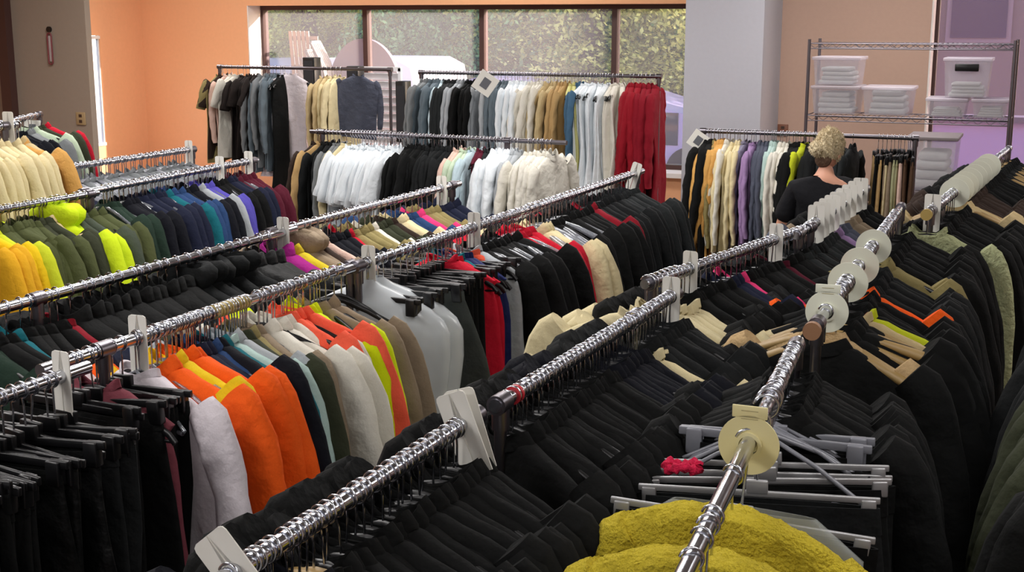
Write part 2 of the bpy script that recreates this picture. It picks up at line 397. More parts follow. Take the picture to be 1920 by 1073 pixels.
RL = dict(R1='tall chrome clothing rack at the far left edge full of cream shirts', L0='dark clothing rack standing against the greige partition', R2='chrome rail of empty hangers in front of the orange wall',
 R3a='chrome rack at left holding yellow and olive jackets', R3b='chrome rack at left holding blue and navy jackets', R4a='chrome rack at left holding piled black puffer jackets', R4b='chrome rack of mixed oddments below the white T-shirts',
 R5a='short chrome rack end in the lower left corner over black trousers', R5b='chrome rack holding the orange and yellow workwear', R5c='long chrome rack holding garment bag, red coats and dark jackets',
 R6a='chrome rack at bottom centre packed with dark jackets', R6b='chrome rack right of the joint at centre, packed with dark jackets', R6c='slanting chrome rack behind the cream cardigans', R6d='chrome rack lined with a staggered row of white cards',
 R7a='nearest chrome rack at lower right with yellow coats', R7b='chrome rack at right carrying the round white dividers', R8='chrome rack at the far right edge with cream round dividers',
 R9='dark clothing rack just past the right edge with olive coats',
 B1='tall chrome rack at the back left holding short-sleeved tops', B2='tall chrome rack at the back centre ending in red coats', B3='low chrome rack at centre back holding a block of white T-shirts', B4='chrome rack behind the person in black')
ENDS = dict(R1=(0, .97), L0=(0, .98), R2=(.02, .98), R3a=(0, .96), R3b=(.03, .97), R4a=(.415, None), R4b=(.04, .95), R5a=(0, None), R5b=(.15, .985), R5c=(.03, .97), R6a=(None, .98), R6b=(.02, .97), R6c=(.03, .97), R6d=(.03, .97), R7a=(None, .97), R7b=(.03, .97), R8=(.03, .97), R9=(.03, .97), B1=(.01, .99), B2=(.01, .99), B3=(.05, .785), B4=(.01, .99))
for k, r in RAILS.items():
    t = thing('clothing_rack', RL[k], 'clothing rack', (r.A.x, r.A.y, 0), r.rz, 'chrome clothing racks')
    bm = bmesh.new(); tube(bm, [(0, 0, r.z), (0, r.L, r.z)], RR, 16); obj('rail', bm, CHROME if k[0] != 'B' else STEEL, t)
    for e in ENDS[k]:
        if e is None: continue
        y = e * r.L
        bm = bmesh.new(); tube(bm, [(0, y, .05), (0, y, r.z - .005)], .0125, 12); obj('post', bm, STEEL, t)
        bm = bmesh.new(); tube(bm, [(0, y - .02, r.z), (0, y + .02, r.z)], RR + .006, 14); tube(bm, [(0, y, r.z - .05), (0, y, r.z)], .017, 12); obj('fitting', bm, STEEL, t)
        bm = bmesh.new(); tube(bm, [(-.26, y, .05), (.26, y, .05)], .0125, 8)
        obj('foot', bm, STEEL, t)
        for s in (-.25, .25):
            bm = bmesh.new(); disc(bm, (s, y, .025), .025, .02, 'x', 16); obj('caster', bm, BLACKP, t)
    bm = bmesh.new(); tube(bm, [(0, 0, .12), (0, r.L, .12)], .01, 8); obj('brace', bm, STEEL, t)
    if k in ('R7b', 'R8'):
        bm = bmesh.new(); tube(bm, [(0, -.018, r.z), (0, .0, r.z)], .021, 20)
        obj('end_cap', bm, plain('brown end cap', (150, 110, 80), .5) if k == 'R7b' else plain('tan end cap', (176, 150, 84), .5), t)

# ------------------------------------------------------------------ hangers
def hook_pts(drop):
    pts = [(cos(R(a)) * .0165, 0, sin(R(a)) * .0165 + .0012) for a in range(165, -91, -15)]
    return pts + [(0.001, 0, -.03), (0, 0, drop)]
HM = {}
def hangmesh(kind):
    if kind in HM: return HM[kind]
    bm = bmesh.new()
    if kind == 'shoulder':
        pts = [(-.205, 0, -.168), (-.19, 0, -.152), (-.1, 0, -.108), (-.03, 0, -.082), (0, 0, -.078), (.03, 0, -.082), (.1, 0, -.108), (.19, 0, -.152), (.205, 0, -.168)]
        tube(bm, pts, .0065, 8, sq=(.8, 1.3)); tube(bm, [(-.2, 0, -.165), (0, 0, -.170), (.2, 0, -.165)], .0035, 6)
    elif kind == 'broad':
        pts = [(-.215, 0, -.16), (-.19, 0, -.145), (-.1, 0, -.102), (-.03, 0, -.08), (0, 0, -.076), (.03, 0, -.08), (.1, 0, -.102), (.19, 0, -.145), (.215, 0, -.16)]
        tube(bm, pts, [.012, .018, .014, .01, .01, .01, .014, .018, .012], 10, sq=(1.2, .7)); tube(bm, [(-.19, 0, -.158), (.19, 0, -.158)], .004, 6)
    elif kind == 'clip':
        box(bm, (0, 0, -.1), (.36, .009, .016), bev=.002); box(bm, (0, 0, -.085), (.05, .012, .03), bev=.002)
        for s in (-1, 1): box(bm, (s * .15, 0, -.118), (.03, .022, .05), bev=.003)
    elif kind == 'bar':
        box(bm, (0, 0, -.102), (.33, .007, .009), bev=.0015); box(bm, (0, 0, -.092), (.03, .009, .02), bev=.002)
        for s in (-1, 1): box(bm, (s * .15, 0, -.112), (.02, .012, .022), bev=.002)
    elif kind == 'wire':
        pts = [(-.2, 0, -.17), (-.1, 0, -.115), (0, 0, -.075), (.1, 0, -.115), (.2, 0, -.17), (.19, 0, -.178), (0, 0, -.178), (-.19, 0, -.178), (-.2, 0, -.17)]
        tube(bm, pts, .0045, 6)
    HM[kind] = mesh(bm, 'hanger', True, BLACKP); return HM[kind]
bm = bmesh.new(); tube(bm, hook_pts(-.082), .0021, 6); HOOK = mesh(bm, 'hook', True, CHROME)

# ------------------------------------------------------------------ garments
def lerp_prof(prof, z):
    for (z0, *a), (z1, *b) in zip(prof, prof[1:]):
        if z0 >= z >= z1:
            k = (z0 - z) / (z0 - z1); return [p + (q - p) * k for p, q in zip(a, b)]
    return list(prof[-1][1:])

def loft(prof, seed, M=44, N=24, amp=.012, y0=0, cap_top=False, waist=0, hem=.02, bend=0, puff=0, th_pow=.85):
    r = random.Random(seed); bm = bmesh.new()
    ks = [(r.uniform(10, 18), r.uniform(0, 6), r.uniform(-4, 4)), (r.uniform(22, 34), r.uniform(0, 6), r.uniform(-8, 8)), (r.uniform(40, 60), r.uniform(0, 6), r.uniform(-12, 12))]
    zt, zb = prof[0][0], prof[-1][0]; zs = []
    brk = [p[0] for p in prof]
    for a, b in zip(brk, brk[1:]):
        n = max(1, round(N * (a - b) / (zt - zb))); zs += [a + (b - a) * i / n for i in range(n)]
    zs.append(zb); rings = []
    for z in zs:
        hw, th = lerp_prof(prof, z)
        f = min(1, max(0, (zt - z - .03) / .38)); ring = []
        if puff: th *= 1 + puff * abs(sin((z - zt) * pi / .085))
        for j in range(M):
            a = 2 * pi * j / M; ca, sa = cos(a), sin(a)
            x = hw * math.copysign(abs(ca) ** .85, ca); y = th * math.copysign(abs(sa) ** th_pow, sa)
            w = sum(math.sin(k * x * (1 + .15 * f) + ph + dz * z) * c for (k, ph, dz), c in zip(ks, (1, .6, .3)))
            y += amp * f * w + bend * (x * x) * 4 + y0
            x += .006 * sin(9 * z + seed + 2 * sa)
            zz = z + (hem * f * sin(7 * x + seed) * .5)
            ring.append(bm.verts.new((x, y, zz)))
        rings.append(ring)
    for a, b in zip(rings, rings[1:]):
        for k in range(M): bm.faces.new((a[k], a[(k + 1) % M], b[(k + 1) % M], b[k]))
    if cap_top: bm.faces.new(rings[0])
    return bm

def top_prof(L, sh, hem, th):
    return [(-.074, .055, th * .8), (-.08, .078, th * .95), (-.096, .105, th * 1.05), (-.117, .152, th * 1.15), (-.136, .183, th * 1.2), (-.156, sh * .98, th * 1.25), (-.18, sh * 1.04, th * 1.25), (-.215, sh * 1.09, th * 1.25), (-.27, sh * 1.12, th * 1.25), (-.36, sh * 1.12, th * 1.2), (-.074 - L * .65, sh * 1.14, th * 1.1), (-.074 - L, max(hem, sh * 1.18), th)]
def sleeve(side, seed, L, r0, r1, sh, th, puff=0, cuff=True):
    r = random.Random(seed * 3 + side); bm = bmesh.new(); pts = []; rad = []; n = max(8, int(L / .035))
    ox = r.uniform(.0, .035); fy = r.uniform(-.045, .03)
    for i in range(n + 1):
        k = i / n; d = k * L
        x = sh * .86 + (.1 + ox) * (1 - math.exp(-d / .16)) - .015 * k; z = -.128 - d * (.55 + .45 * min(1, d / .15)); y = fy * k * k * 1.5
        pts.append((side * x, y, z)); rr = r0 + (r1 - r0) * k
        rr *= 1 + (.03 * sin(d * 47 + seed) + .03 * sin(d * 23 + 2 * seed)) * (k > .15) + (puff * abs(sin(d * pi / .08)) if puff else 0)
        if cuff and k > .93: rr *= .86
        rad.append(rr * (.8 if i == 0 else 1))
    tube(bm, pts, rad, 14, cap=True, sq=(min(1, th / r0 * 1.15), 1)) if False else tube(bm, pts, rad, 14, cap=True, sq=(th / r0 * 1.2, 1))
    for v in bm.verts:
        v.co.y += .004 * sin(v.co.z * 55 + v.co.x * 40 + seed)
    return bm
def collar(kind, th, seed):
    bm = bmesh.new(); M = 24
    if kind == 'band': prof = [(-.084, 1.05), (-.066, .98), (-.068, .85)]; w = .062
    elif kind == 'fold': prof = [(-.09, 1.05), (-.064, .92), (-.061, .98), (-.082, 1.3), (-.09, 1.32)]; w = .05
    elif kind == 'stand': prof = [(-.09, 1.15), (-.05, 1.0), (-.048, .88), (-.07, .85)]; w = .06
    elif kind == 'hood': prof = [(-.09, 1.2), (-.06, 1.7), (-.035, 1.75), (-.015, 1.35), (-.02, .9), (-.05, .7)]; w = .062
    else: prof = [(-.09, 1.1), (-.055, 1.5), (-.03, 1.3), (-.035, .8)]; w = .06
    rings = []
    for z, s in prof:
        rings.append([bm.verts.new((w * s * cos(2 * pi * j / M), (th * .85 * s + .004) * sin(2 * pi * j / M), z + .006 * sin(2 * (2 * pi * j / M) + seed) + (.012 * cos(2 * (2 * pi * j / M)) if kind != 'hood' else 0))) for j in range(M)])
    for a, b in zip(rings, rings[1:]):
        for k in range(M): bm.faces.new((a[k], a[(k + 1) % M], b[(k + 1) % M], b[k]))
    return bm
def solid(bm, t=.0025):
    bmesh.ops.recalc_face_normals(bm, faces=bm.faces); bmesh.ops.solidify(bm, geom=bm.faces, thickness=t); return bm

# kind: object name, plain word, builder numbers
K = {
 'shirt': dict(L=.78, sh=.21, hem=.235, th=.017, sl=(.56, .052, .032), col='fold'),
 'blouse': dict(L=.66, sh=.2, hem=.22, th=.016, sl=(.5, .045, .03), col='band'),
 'tee': dict(L=.68, sh=.21, hem=.23, th=.015, sl=(.2, .06, .062), col='band'),
 'sweater': dict(L=.74, sh=.215, hem=.225, th=.024, sl=(.56, .056, .036), col='band'),
 'jacket': dict(L=.76, sh=.22, hem=.24, th=.026, sl=(.58, .06, .04), col='fold'),
 'blazer': dict(L=.76, sh=.215, hem=.235, th=.025, sl=(.58, .055, .038), col='fold'),
 'hoodie': dict(L=.66, sh=.22, hem=.22, th=.03, sl=(.56, .06, .04), col='hood'),
 'puffer': dict(L=.66, sh=.225, hem=.23, th=.04, sl=(.56, .062, .045), col='stand', puff=.25),
 'coat': dict(L=1.1, sh=.215, hem=.27, th=.028, sl=(.6, .058, .042), col='fold'),
 'dress': dict(L=1.1, sh=.17, hem=.29, th=.02, sl=None, col='band'),
 'vest': dict(L=.62, sh=.185, hem=.22, th=.022, sl=None, col='band'),
}
WORD = {'tee': 'T-shirt', 'puffer': 'puffer jacket', 'trousers': 'pair of trousers', 'skirt': 'skirt', 'aline': 'flared skirt', 'throw': 'fleece throw'}
NAME = {'tee': 't_shirt', 'puffer': 'puffer_jacket', 'aline': 'flared_skirt'}
GM = {}
def gmesh(kind, var):
    key = (kind, var)
    if key in GM: return GM[key]
    parts = []; s = var * 17 + len(kind) * 5 + ord(kind[0])
    if kind in K:
        d = K[kind]; pf = d.get('puff', 0)
        bm = loft(top_prof(d['L'], d['sh'], d['hem'], d['th']), s, amp=.011 + d['th'] * .12, bend=(-.12, .1, .2)[var % 3] * .5, puff=pf)
        parts.append(('body', mesh(solid(bm), 'body', True, BLACKP), 0))
        if d['sl']:
            for sd_ in (-1, 1):
                parts.append(('sleeve', mesh(sleeve(sd_, s, *d['sl'], d['sh'], d['th'] * 1.15, pf), 'sleeve', True, BLACKP), 0))
        parts.append(('collar', mesh(solid(collar(d['col'], d['th'], s), .003), 'collar', True, BLACKP), 0))
    elif kind == 'trousers':
        for sd_ in (-1, 1):
            bm = loft([(-.13, .085, .014), (-.3, .09, .018), (-.6, .075, .016), (-1.12, .07, .013)], s + sd_, M=24, amp=.006)
            for v in bm.verts: v.co.x += sd_ * (.082 + .01 * (v.co.z + .13)); 
            parts.append(('trouser_leg', mesh(solid(bm), 'trouser_leg', True, BLACKP), 0))
        bm = loft([(-.118, .168, .016), (-.155, .17, .017)], s, M=32, N=3, amp=0, hem=0); parts.append(('waistband', mesh(solid(bm), 'waistband', True, BLACKP), 0))
    elif kind in ('skirt', 'aline'):
        e = .2 if kind == 'skirt' else .33
        bm = loft([(-.13, .165, .014), (-.3, .165 + (e - .165) * .35, .02), (-.62 - .25 * (kind == 'aline'), e, .026)], s, amp=.014)
        parts.append(('skirt_panel', mesh(solid(bm), 'skirt_panel', True, BLACKP), 0))
        bm = loft([(-.112, .166, .015), (-.15, .168, .016)], s, M=32, N=3, amp=0, hem=0); parts.append(('waistband', mesh(solid(bm), 'waistband', True, BLACKP), 0))
    GM[key] = parts; return parts

ROWS = {}
def hang(rk, t, kind, col, hanger='black', scale=1, yaw=0, mat=None, hk=None):
    rail = RAILS[rk]; p = rail.p(t)
    nm = 'hanging_' + NAME.get(kind, kind)
    root = put(nm, None, loc=p, rot=(rng.uniform(-.03, .03), rng.gauss(0, .035), rail.rz + yaw + rng.gauss(0, .11)))
    root.empty_display_size = .05
    s = scale * rng.uniform(.95, 1.05)
    m = mat or fabric(col)
    for pn, me, _ in gmesh(kind, rng.randrange(3)):
        put(pn, me, m, root, scale=(s, 1, s if kind != 'x' else 1))
    hk = hk or ('clip' if kind in ('trousers', 'skirt', 'aline') else 'shoulder')
    h = put('hanger', hangmesh(hk), HMAT[hanger], root, scale=(s, 1, s)); put('hook', HOOK, None, h)
    return root

def fill(rk, runs, jit=.25):
    """runs along one rail, near end first: (px of first hook, px of last hook, count, kind, colour, options)"""
    rail = RAILS[rk]; where = RN[rk]; items = []
    for run in runs:
        px0, px1, n, kind, col = run[:5]; o = dict(run[5]) if len(run) > 5 else {}
        dn = o.pop('name', col); a, b = rail.at(px0), rail.at(px1)
        a = max(.02, a); b = min(rail.L - .02, max(b, a))
        objs = []
        for i in range(n):
            t = a if n == 1 else a + (b - a) * (i + (rng.uniform(-jit, jit) if 0 < i < n - 1 else 0)) / (n - 1)
            objs.append(hang(rk, t, kind, col, **o))
        items.append((dn + ' ' + WORD.get(kind, kind), kind, objs))
    seen = {}
    for i, (d, k, objs) in enumerate(items):
        seen.setdefault(d, []).append(i)
    for i, (d, k, objs) in enumerate(items):
        prev = items[i - 1][0] if i else None; nxt = items[i + 1][0] if i + 1 < len(items) else None
        n = len(objs)
        if len(seen[d]) == 1: ctx = ''
        elif prev: ctx = ' just beyond the ' + prev
        else: ctx = ' at its near end' 
        ords = ['first', 'second', 'third', 'fourth', 'fifth', 'sixth', 'seventh']
        for j, o in enumerate(objs):
            g = f'{d}s on the {where}'.replace('pair of trouserss', 'trousers')
            if n == 1: lab = f'{d} on the {where}{ctx}' if (ctx or not prev or len((prev).split()) > 3) else f'{d} on the {where}, next to the {prev}'; sh = False
            elif n <= 7: lab = f'{ords[j]} {d} from the left on {where}{ctx}'; sh = False
            else: lab = f'one of the crowded {d}s on the {where}{ctx}'.replace('trouserss', 'trousers'); sh = True; g += ctx
            ws = lab.split()
            if len(ws) > 16: lab = ' '.join(ws).replace(' from the left', '').replace('just beyond the', 'after'); 
            tag(o, lab, WORD.get(k, k).replace('pair of ', ''), g, sh)

cl = dict(hanger='clear'); wd = dict(hanger='wood', hk='broad'); wh = dict(hanger='white')
# tall rack far left and rack by the partition
fill('R1', [(-120, 18, 9, 'shirt', 'cream', cl), (26, 26, 1, 'shirt', 'peach orange', cl), (34, 50, 3, 'shirt', 'beige', cl)])
fill('L0', [(2, 30, 5, 'blouse', 'dark navy'), (38, 44, 2, 'jacket', 'grey'), (52, 52, 1, 'shirt', 'pale green'), (58, 66, 2, 'jacket', 'dark olive'), (74, 74, 1, 'jacket', 'red')])
# left jacket rails
fill('R3a', [(-92, -60, 4, 'jacket', 'golden yellow'), (-48, -40, 2, 'jacket', 'yellow'), (-28, -28, 1, 'jacket', 'yellow-green'), (-8, 52, 8, 'jacket', 'olive'), (62, 78, 3, 'jacket', 'dark olive'), (84, 84, 1, 'jacket', 'beige'), (98, 108, 2, 'hoodie', 'lime green', dict(scale=1.15)), (124, 140, 2, 'jacket', 'camouflage green'), (158, 172, 2, 'jacket', 'olive', dict(scale=1.05))])
fill('R3b', [(200, 206, 2, 'jacket', 'dark green'), (222, 240, 3, 'jacket', 'dark navy'), (256, 290, 4, 'jacket', 'navy'), (300, 300, 1, 'jacket', 'teal'), (310, 324, 2, 'jacket', 'blue'), (334, 352, 3, 'jacket', 'dark navy'), (362, 362, 1, 'shirt', 'light grey'), (372, 380, 2, 'jacket', 'purple'), (390, 408, 3, 'jacket', 'black'), (418, 424, 2, 'jacket', 'navy'), (434, 462, 4, 'jacket', 'maroon')])
# empty hangers behind them
def empties(rk, px0, px1, n, kind, hm, nm, lab, grp):
    rail = RAILS[rk]; a, b = max(.02, rail.at(px0)), min(rail.L - .02, rail.at(px1))
    for i in range(n):
        t = a + (b - a) * (i + rng.uniform(-.3, .3)) / max(1, n - 1)
        o = put('clothes_hanger', hangmesh(kind), HMAT[hm], loc=rail.p(min(max(t, .01), rail.L - .01)), rot=(0, 0, rail.rz + rng.uniform(-.4, .4)))
        put('hook', HOOK, None, o); tag(o, lab, 'clothes hanger', grp, True)
empties('R2', 100, 350, 34, 'broad', 'grey', '', 'empty grey plastic hanger on the rail by the orange wall', 'empty hangers by the orange wall')
fill('R2', [(130, 340, 16, 'blouse', 'grey', dict(hanger='clear'))])
empties('R3b', 190, 462, 30, 'shoulder', 'clear', '', 'clear hanger among the blue jackets on left jacket rail', 'clear hangers on the left jacket rail')
# puffer rail, then oddments
fill('R4a', [(-60, -50, 2, 'jacket', 'dark green'), (-30, -10, 2, 'jacket', 'black'), (10, 10, 1, 'jacket', 'teal', dict(name='bottle green')), (36, 90, 4, 'jacket', 'black'), (104, 104, 1, 'sweater', 'dark red'), (130, 330, 12, 'puffer', 'black'), (350, 430, 5, 'hoodie', 'charcoal'), (446, 500, 4, 'puffer', 'dark grey', dict(name='near-black', mat=fabric('black', .6)))])
fill('R4b', [(520, 520, 1, 'puffer', 'magenta'), (536, 536, 1, 'jacket', 'mustard'), (550, 566, 2, 'hoodie', 'taupe'), (576, 576, 1, 'jacket', 'dark brown'), (590, 590, 1, 'shirt', 'pale pink'), (604, 630, 4, 'shirt', 'dark navy'), (640, 640, 1, 'shirt', 'red'), (650, 672, 3, 'shirt', 'khaki'), (684, 684, 1, 'shirt', 'off-white'), (692, 710, 3, 'shirt', 'dark olive'), (722, 722, 1, 'shirt', 'dark brown'), (732, 740, 2, 'shirt', 'cream'), (752, 760, 2, 'shirt', 'blue'), (772, 772, 1, 'shirt', 'pink'), (784, 800, 3, 'shirt', 'khaki', dict(name='dull khaki')), (812, 840, 3, 'shirt', 'navy')])
# near-left corner: black trousers on clip hangers
blk = dict(mat=fabric('black', .6)); bk9 = dict(hanger='black')
fill('R5a', [(-160, -60, 6, 'trousers', 'black'), (-30, 40, 5, 'skirt', 'charcoal', dict(hanger='black', mat=fabric('black', .5, key='black satin'))), (60, 120, 4, 'trousers', 'dark grey', dict(name='faded black', mat=fabric('charcoal', .8)))])
fill('R5b', [(135, 165, 3, 'trousers', 'black'), (178, 178, 1, 'dress', 'dusty rose'), (196, 226, 3, 'trousers', 'black', dict(name='limp black')), (256, 256, 1, 'sweater', 'white', dict(name='pale grey-white', scale=1.1, mat=fabric('light grey', .9, (214, 206, 212)))),
 (290, 290, 1, 'jacket', 'orange', dict(scale=1.08, name='bright orange')), (306, 306, 1, 'jacket', 'yellow', cl), (326, 336, 2, 'jacket', 'orange', cl), (352, 362, 2, 'jacket', 'navy'), (374, 374, 1, 'jacket', 'blue', cl), (384, 384, 1, 'jacket', 'dark navy'),
 (392, 392, 1, 'jacket', 'teal', cl), (402, 402, 1, 'sweater', 'mint', cl), (412, 420, 2, 'shirt', 'light grey', cl), (438, 438, 1, 'jacket', 'dark olive'), (450, 450, 1, 'jacket', 'khaki'), (462, 462, 1, 'jacket', 'taupe'),
 (482, 500, 2, 'blazer', 'off-white', dict(scale=1.12, name='large off-white')), (514, 514, 1, 'shirt', 'off-white', cl), (526, 526, 1, 'shirt', 'coral'), (538, 546, 2, 'shirt', 'coral', dict(name='deep coral')), (558, 568, 2, 'jacket', 'neon yellow'), (580, 592, 2, 'shirt', 'taupe')])
empties('R5b', 250, 460, 24, 'wire', 'clear', '', 'clear hanger crowded above the orange workwear', 'clear hangers over the workwear')
empties('R5b', 480, 640, 12, 'shoulder', 'black', '', 'black hanger crowded above the off-white blazers', 'black hangers over the off-white blazers')
fill('R5c', [(760, 772, 2, 'aline', 'dark grey', dict(name='dark grey-green', scale=1.1, mat=fabric('dark grey', .9, (58, 62, 60)))), (790, 812, 3, 'skirt', 'black'), (826, 834, 2, 'dress', 'red'), (842, 842, 1, 'dress', 'teal'), (848, 856, 2, 'dress', 'blue', dict(mat=fabric('blue', .7, (24, 34, 84)), name='royal blue')), (866, 866, 1, 'dress', 'coral'), (874, 874, 1, 'vest', 'light grey'),
 (888, 944, 7, 'coat', 'black'), (958, 980, 3, 'coat', 'red', dict(hanger='clear')), (992, 1008, 3, 'jacket', 'cream', dict(hanger='clear', scale=1.1)), (1024, 1086, 8, 'blazer', 'black', dict(scale=1.05)), (1094, 1094, 1, 'blazer', 'dark red', dict(name='deep red')), (1102, 1140, 6, 'blazer', 'charcoal'), (1146, 1178, 6, 'jacket', 'dark grey')])
empties('R5c', 690, 880, 16, 'clip', 'black', '', 'empty black clip hanger on the long middle rail', 'black clip hangers on the long middle rail')
empties('R5c', 900, 1050, 14, 'broad', 'clear', '', 'clear plastic hanger above the red coats', 'clear hangers above the red coats')
# near centre, dark
fill('R6a', [(430, 560, 9, 'jacket', 'dark navy'), (575, 585, 2, 'vest', 'black', dict(hanger='wood', hk='broad', name='near-black')), (600, 870, 20, 'jacket', 'black')], .3)
fill('R6b', [(950, 1120, 20, 'jacket', 'black'), (1125, 1180, 10, 'jacket', 'dark navy'), (1186, 1196, 3, 'sweater', 'cream', dict(name='thick cream', scale=1.25)), (1202, 1262, 12, 'jacket', 'charcoal')], .3)
fill('R6c', [(1212, 1268, 7, 'sweater', 'cream', dict(scale=1.25, name='bulky cream', mat=fabric('cream', .9, (208, 196, 158)))), (1276, 1340, 8, 'jacket', 'black'), (1352, 1360, 2, 'jacket', 'navy'), (1372, 1372, 1, 'jacket', 'pink'), (1382, 1440, 8, 'coat', 'black'), (1450, 1450, 1, 'sweater', 'maroon'), (1462, 1520, 8, 'jacket', 'black', dict(name='dull black'))])
fill('R6d', [(1480, 1545, 9, 'jacket', 'dark grey'), (1552, 1552, 1, 'shirt', 'lilac'), (1560, 1572, 2, 'jacket', 'slate'), (1580, 1588, 2, 'shirt', 'taupe'), (1596, 1612, 3, 'jacket', 'black')])
# right rails
bar = dict(hk='bar', hanger='silver', scale=1.35)
fill('R7a', [(1404, 1404, 1, 'skirt', 'black', bar), (1422, 1422, 1, 'skirt', 'charcoal', dict(bar, yaw=.16)), (1436, 1436, 1, 'skirt', 'black', dict(bar, name='crisp black')), (1442, 1446, 2, 'skirt', 'dark grey', dict(bar, mat=fabric('black'), name='plain black')), (1454, 1458, 2, 'trousers', 'black', dict(hanger='grey')), (1460, 1488, 11, 'coat', 'black', dict(name='heavy black')), (1490, 1492, 2, 'coat', 'dark grey', dict(mat=fabric('black'), name='faded black'))])
fill('R7b', [(1548, 1548, 1, 'coat', 'black', dict(hanger='wood', hk='broad', scale=1.1)), (1553, 1553, 1, 'coat', 'taupe', dict(hanger='wood', hk='broad', name='tan sheepskin', mat=fabric('tan', .95, (186, 158, 116), .8, 40, 'tan sheepskin'))), (1558, 1580, 7, 'coat', 'black', dict(hanger='wood', hk='broad', scale=1.15, name='roomy black')), (1581, 1581, 1, 'dress', 'beige', dict(scale=1.18)), (1583, 1583, 1, 'dress', 'dark red', dict(scale=1.2)), (1585, 1585, 1, 'dress', 'yellow-green', dict(scale=1.25)), (1586, 1604, 8, 'coat', 'black', dict(name='long black', scale=1.18)), (1606, 1606, 1, 'jacket', 'orange'), (1609, 1636, 12, 'coat', 'charcoal', dict(scale=1.15)), (1640, 1643, 2, 'jacket', 'khaki'), (1648, 1680, 12, 'coat', 'black', dict(scale=1.15, name='wide black'))])
fill('R8', [(1741, 1745, 2, 'sweater', 'sage', dict(scale=1.1, name='fluffy pale green', mat=fabric('sage', .95, (176, 182, 140), .9, 60, 'fluffy green fleece'))), (1748, 1790, 11, 'coat', 'black', dict(scale=1.15, name='wide black')), (1793, 1800, 3, 'jacket', 'beige', wd), (1803, 1830, 9, 'coat', 'dark brown'), (1834, 1862, 9, 'coat', 'black', dict(name='long black')), (1864, 1900, 12, 'coat', 'charcoal', wd)])
fill('R9', [(2300, 2230, 9, 'coat', 'black'), (2225, 2185, 12, 'coat', 'dark olive'), (2182, 2150, 16, 'coat', 'charcoal')])
# back racks
fill('B1', [(408, 410, 1, 'tee', 'khaki'), (418, 418, 1, 'tee', 'dark brown'), (426, 426, 1, 'blouse', 'pale pink'), (434, 446, 2, 'tee', 'off-white'), (456, 482, 5, 'tee', 'dark brown', dict(name='brown-black', mat=fabric('dark brown', .9, (40, 34, 32)))), (492, 500, 2, 'shirt', 'grey'), (506, 518, 3, 'shirt', 'blue-grey'), (526, 534, 3, 'dress', 'black'), (546, 546, 1, 'dress', 'light grey', dict(yaw=-.95, scale=.8, name='pale grey long', mat=fabric('light grey', .9, (190, 192, 190)))), (606, 614, 2, 'blouse', 'beige'), (622, 640, 3, 'blouse', 'cream'), (672, 672, 1, 'blouse', 'slate', dict(yaw=-.95, scale=.78))])
fill('B2', [(795, 806, 3, 'shirt', 'grey'), (812, 826, 4, 'shirt', 'blue-grey'), (832, 832, 1, 'shirt', 'pale blue'), (838, 858, 5, 'shirt', 'dark grey'), (864, 870, 2, 'shirt', 'light grey'), (878, 902, 6, 'shirt', 'black'), (912, 926, 3, 'shirt', 'light grey', dict(name='silver grey')), (934, 952, 4, 'shirt', 'blue-grey', dict(name='mid blue-grey')), (960, 990, 7, 'shirt', 'white'), (998, 1020, 6, 'shirt', 'off-white'), (1028, 1046, 4, 'shirt', 'beige'), (1052, 1064, 3, 'shirt', 'tan'), (1072, 1078, 2, 'dress', 'mustard', dict(name='pale yellow', mat=fabric('mustard', .9, (200, 196, 130)))), (1084, 1090, 2, 'shirt', 'steel blue'), (1098, 1142, 9, 'dress', 'white', dict(name='long white')), (1150, 1168, 4, 'dress', 'off-white', dict(name='long ivory')), (1182, 1204, 4, 'coat', 'dark red', dict(name='crimson', mat=fabric('dark red', .85, (140, 16, 32)))), (1212, 1230, 3, 'coat', 'dark red', dict(name='wine red', scale=1.06))])
fill('B3', [(596, 600, 2, 'blouse', 'dark brown'), (606, 606, 1, 'blouse', 'tan'), (614, 626, 3, 'blouse', 'charcoal'), (634, 640, 2, 'blouse', 'grey'), (650, 650, 1, 'blouse', 'cream'), (660, 760, 20, 'tee', 'white', dict(hanger='white', scale=1.2)), (768, 800, 6, 'shirt', 'black'), (808, 850, 7, 'shirt', 'charcoal'), (858, 864, 2, 'blouse', 'pale pink'), (872, 880, 2, 'blouse', 'pale green'), (886, 894, 2, 'blouse', 'pale blue'), (902, 908, 2, 'dress', 'maroon'), (914, 920, 2, 'blouse', 'dark grey'), (928, 960, 6, 'shirt', 'white', wh), (966, 972, 2, 'shirt', 'light grey'), (994, 1034, 7, 'shirt', 'off-white')])
fill('B4', [(1330, 1334, 2, 'jacket', 'black'), (1340, 1340, 1, 'shirt', 'khaki'), (1348, 1356, 3, 'jacket', 'peach orange'), (1364, 1370, 2, 'shirt', 'off-white'), (1378, 1388, 3, 'shirt', 'cream'), (1396, 1402, 2, 'blouse', 'lavender grey'), (1410, 1418, 3, 'blouse', 'lilac'), (1426, 1440, 3, 'shirt', 'slate'), (1448, 1456, 3, 'shirt', 'mint'), (1464, 1480, 4, 'shirt', 'off-white', dict(name='ivory')), (1488, 1502, 4, 'jacket', 'black', dict(name='soft black')), (1510, 1510, 1, 'jacket', 'yellow-green'), (1518, 1536, 4, 'jacket', 'charcoal'), (1545, 1600, 4, 'shirt', 'dark grey', dict(name='dim grey')), (1648, 1648, 1, 'trousers', 'tan'), (1656, 1656, 1, 'trousers', 'black'), (1664, 1664, 1, 'trousers', 'cream'), (1672, 1678, 2, 'trousers', 'taupe'), (1686, 1690, 2, 'trousers', 'khaki', dict(name='sage', mat=fabric('sage'))), (1697, 1697, 1, 'trousers', 'pale pink'), (1704, 1712, 3, 'trousers', 'brown')])

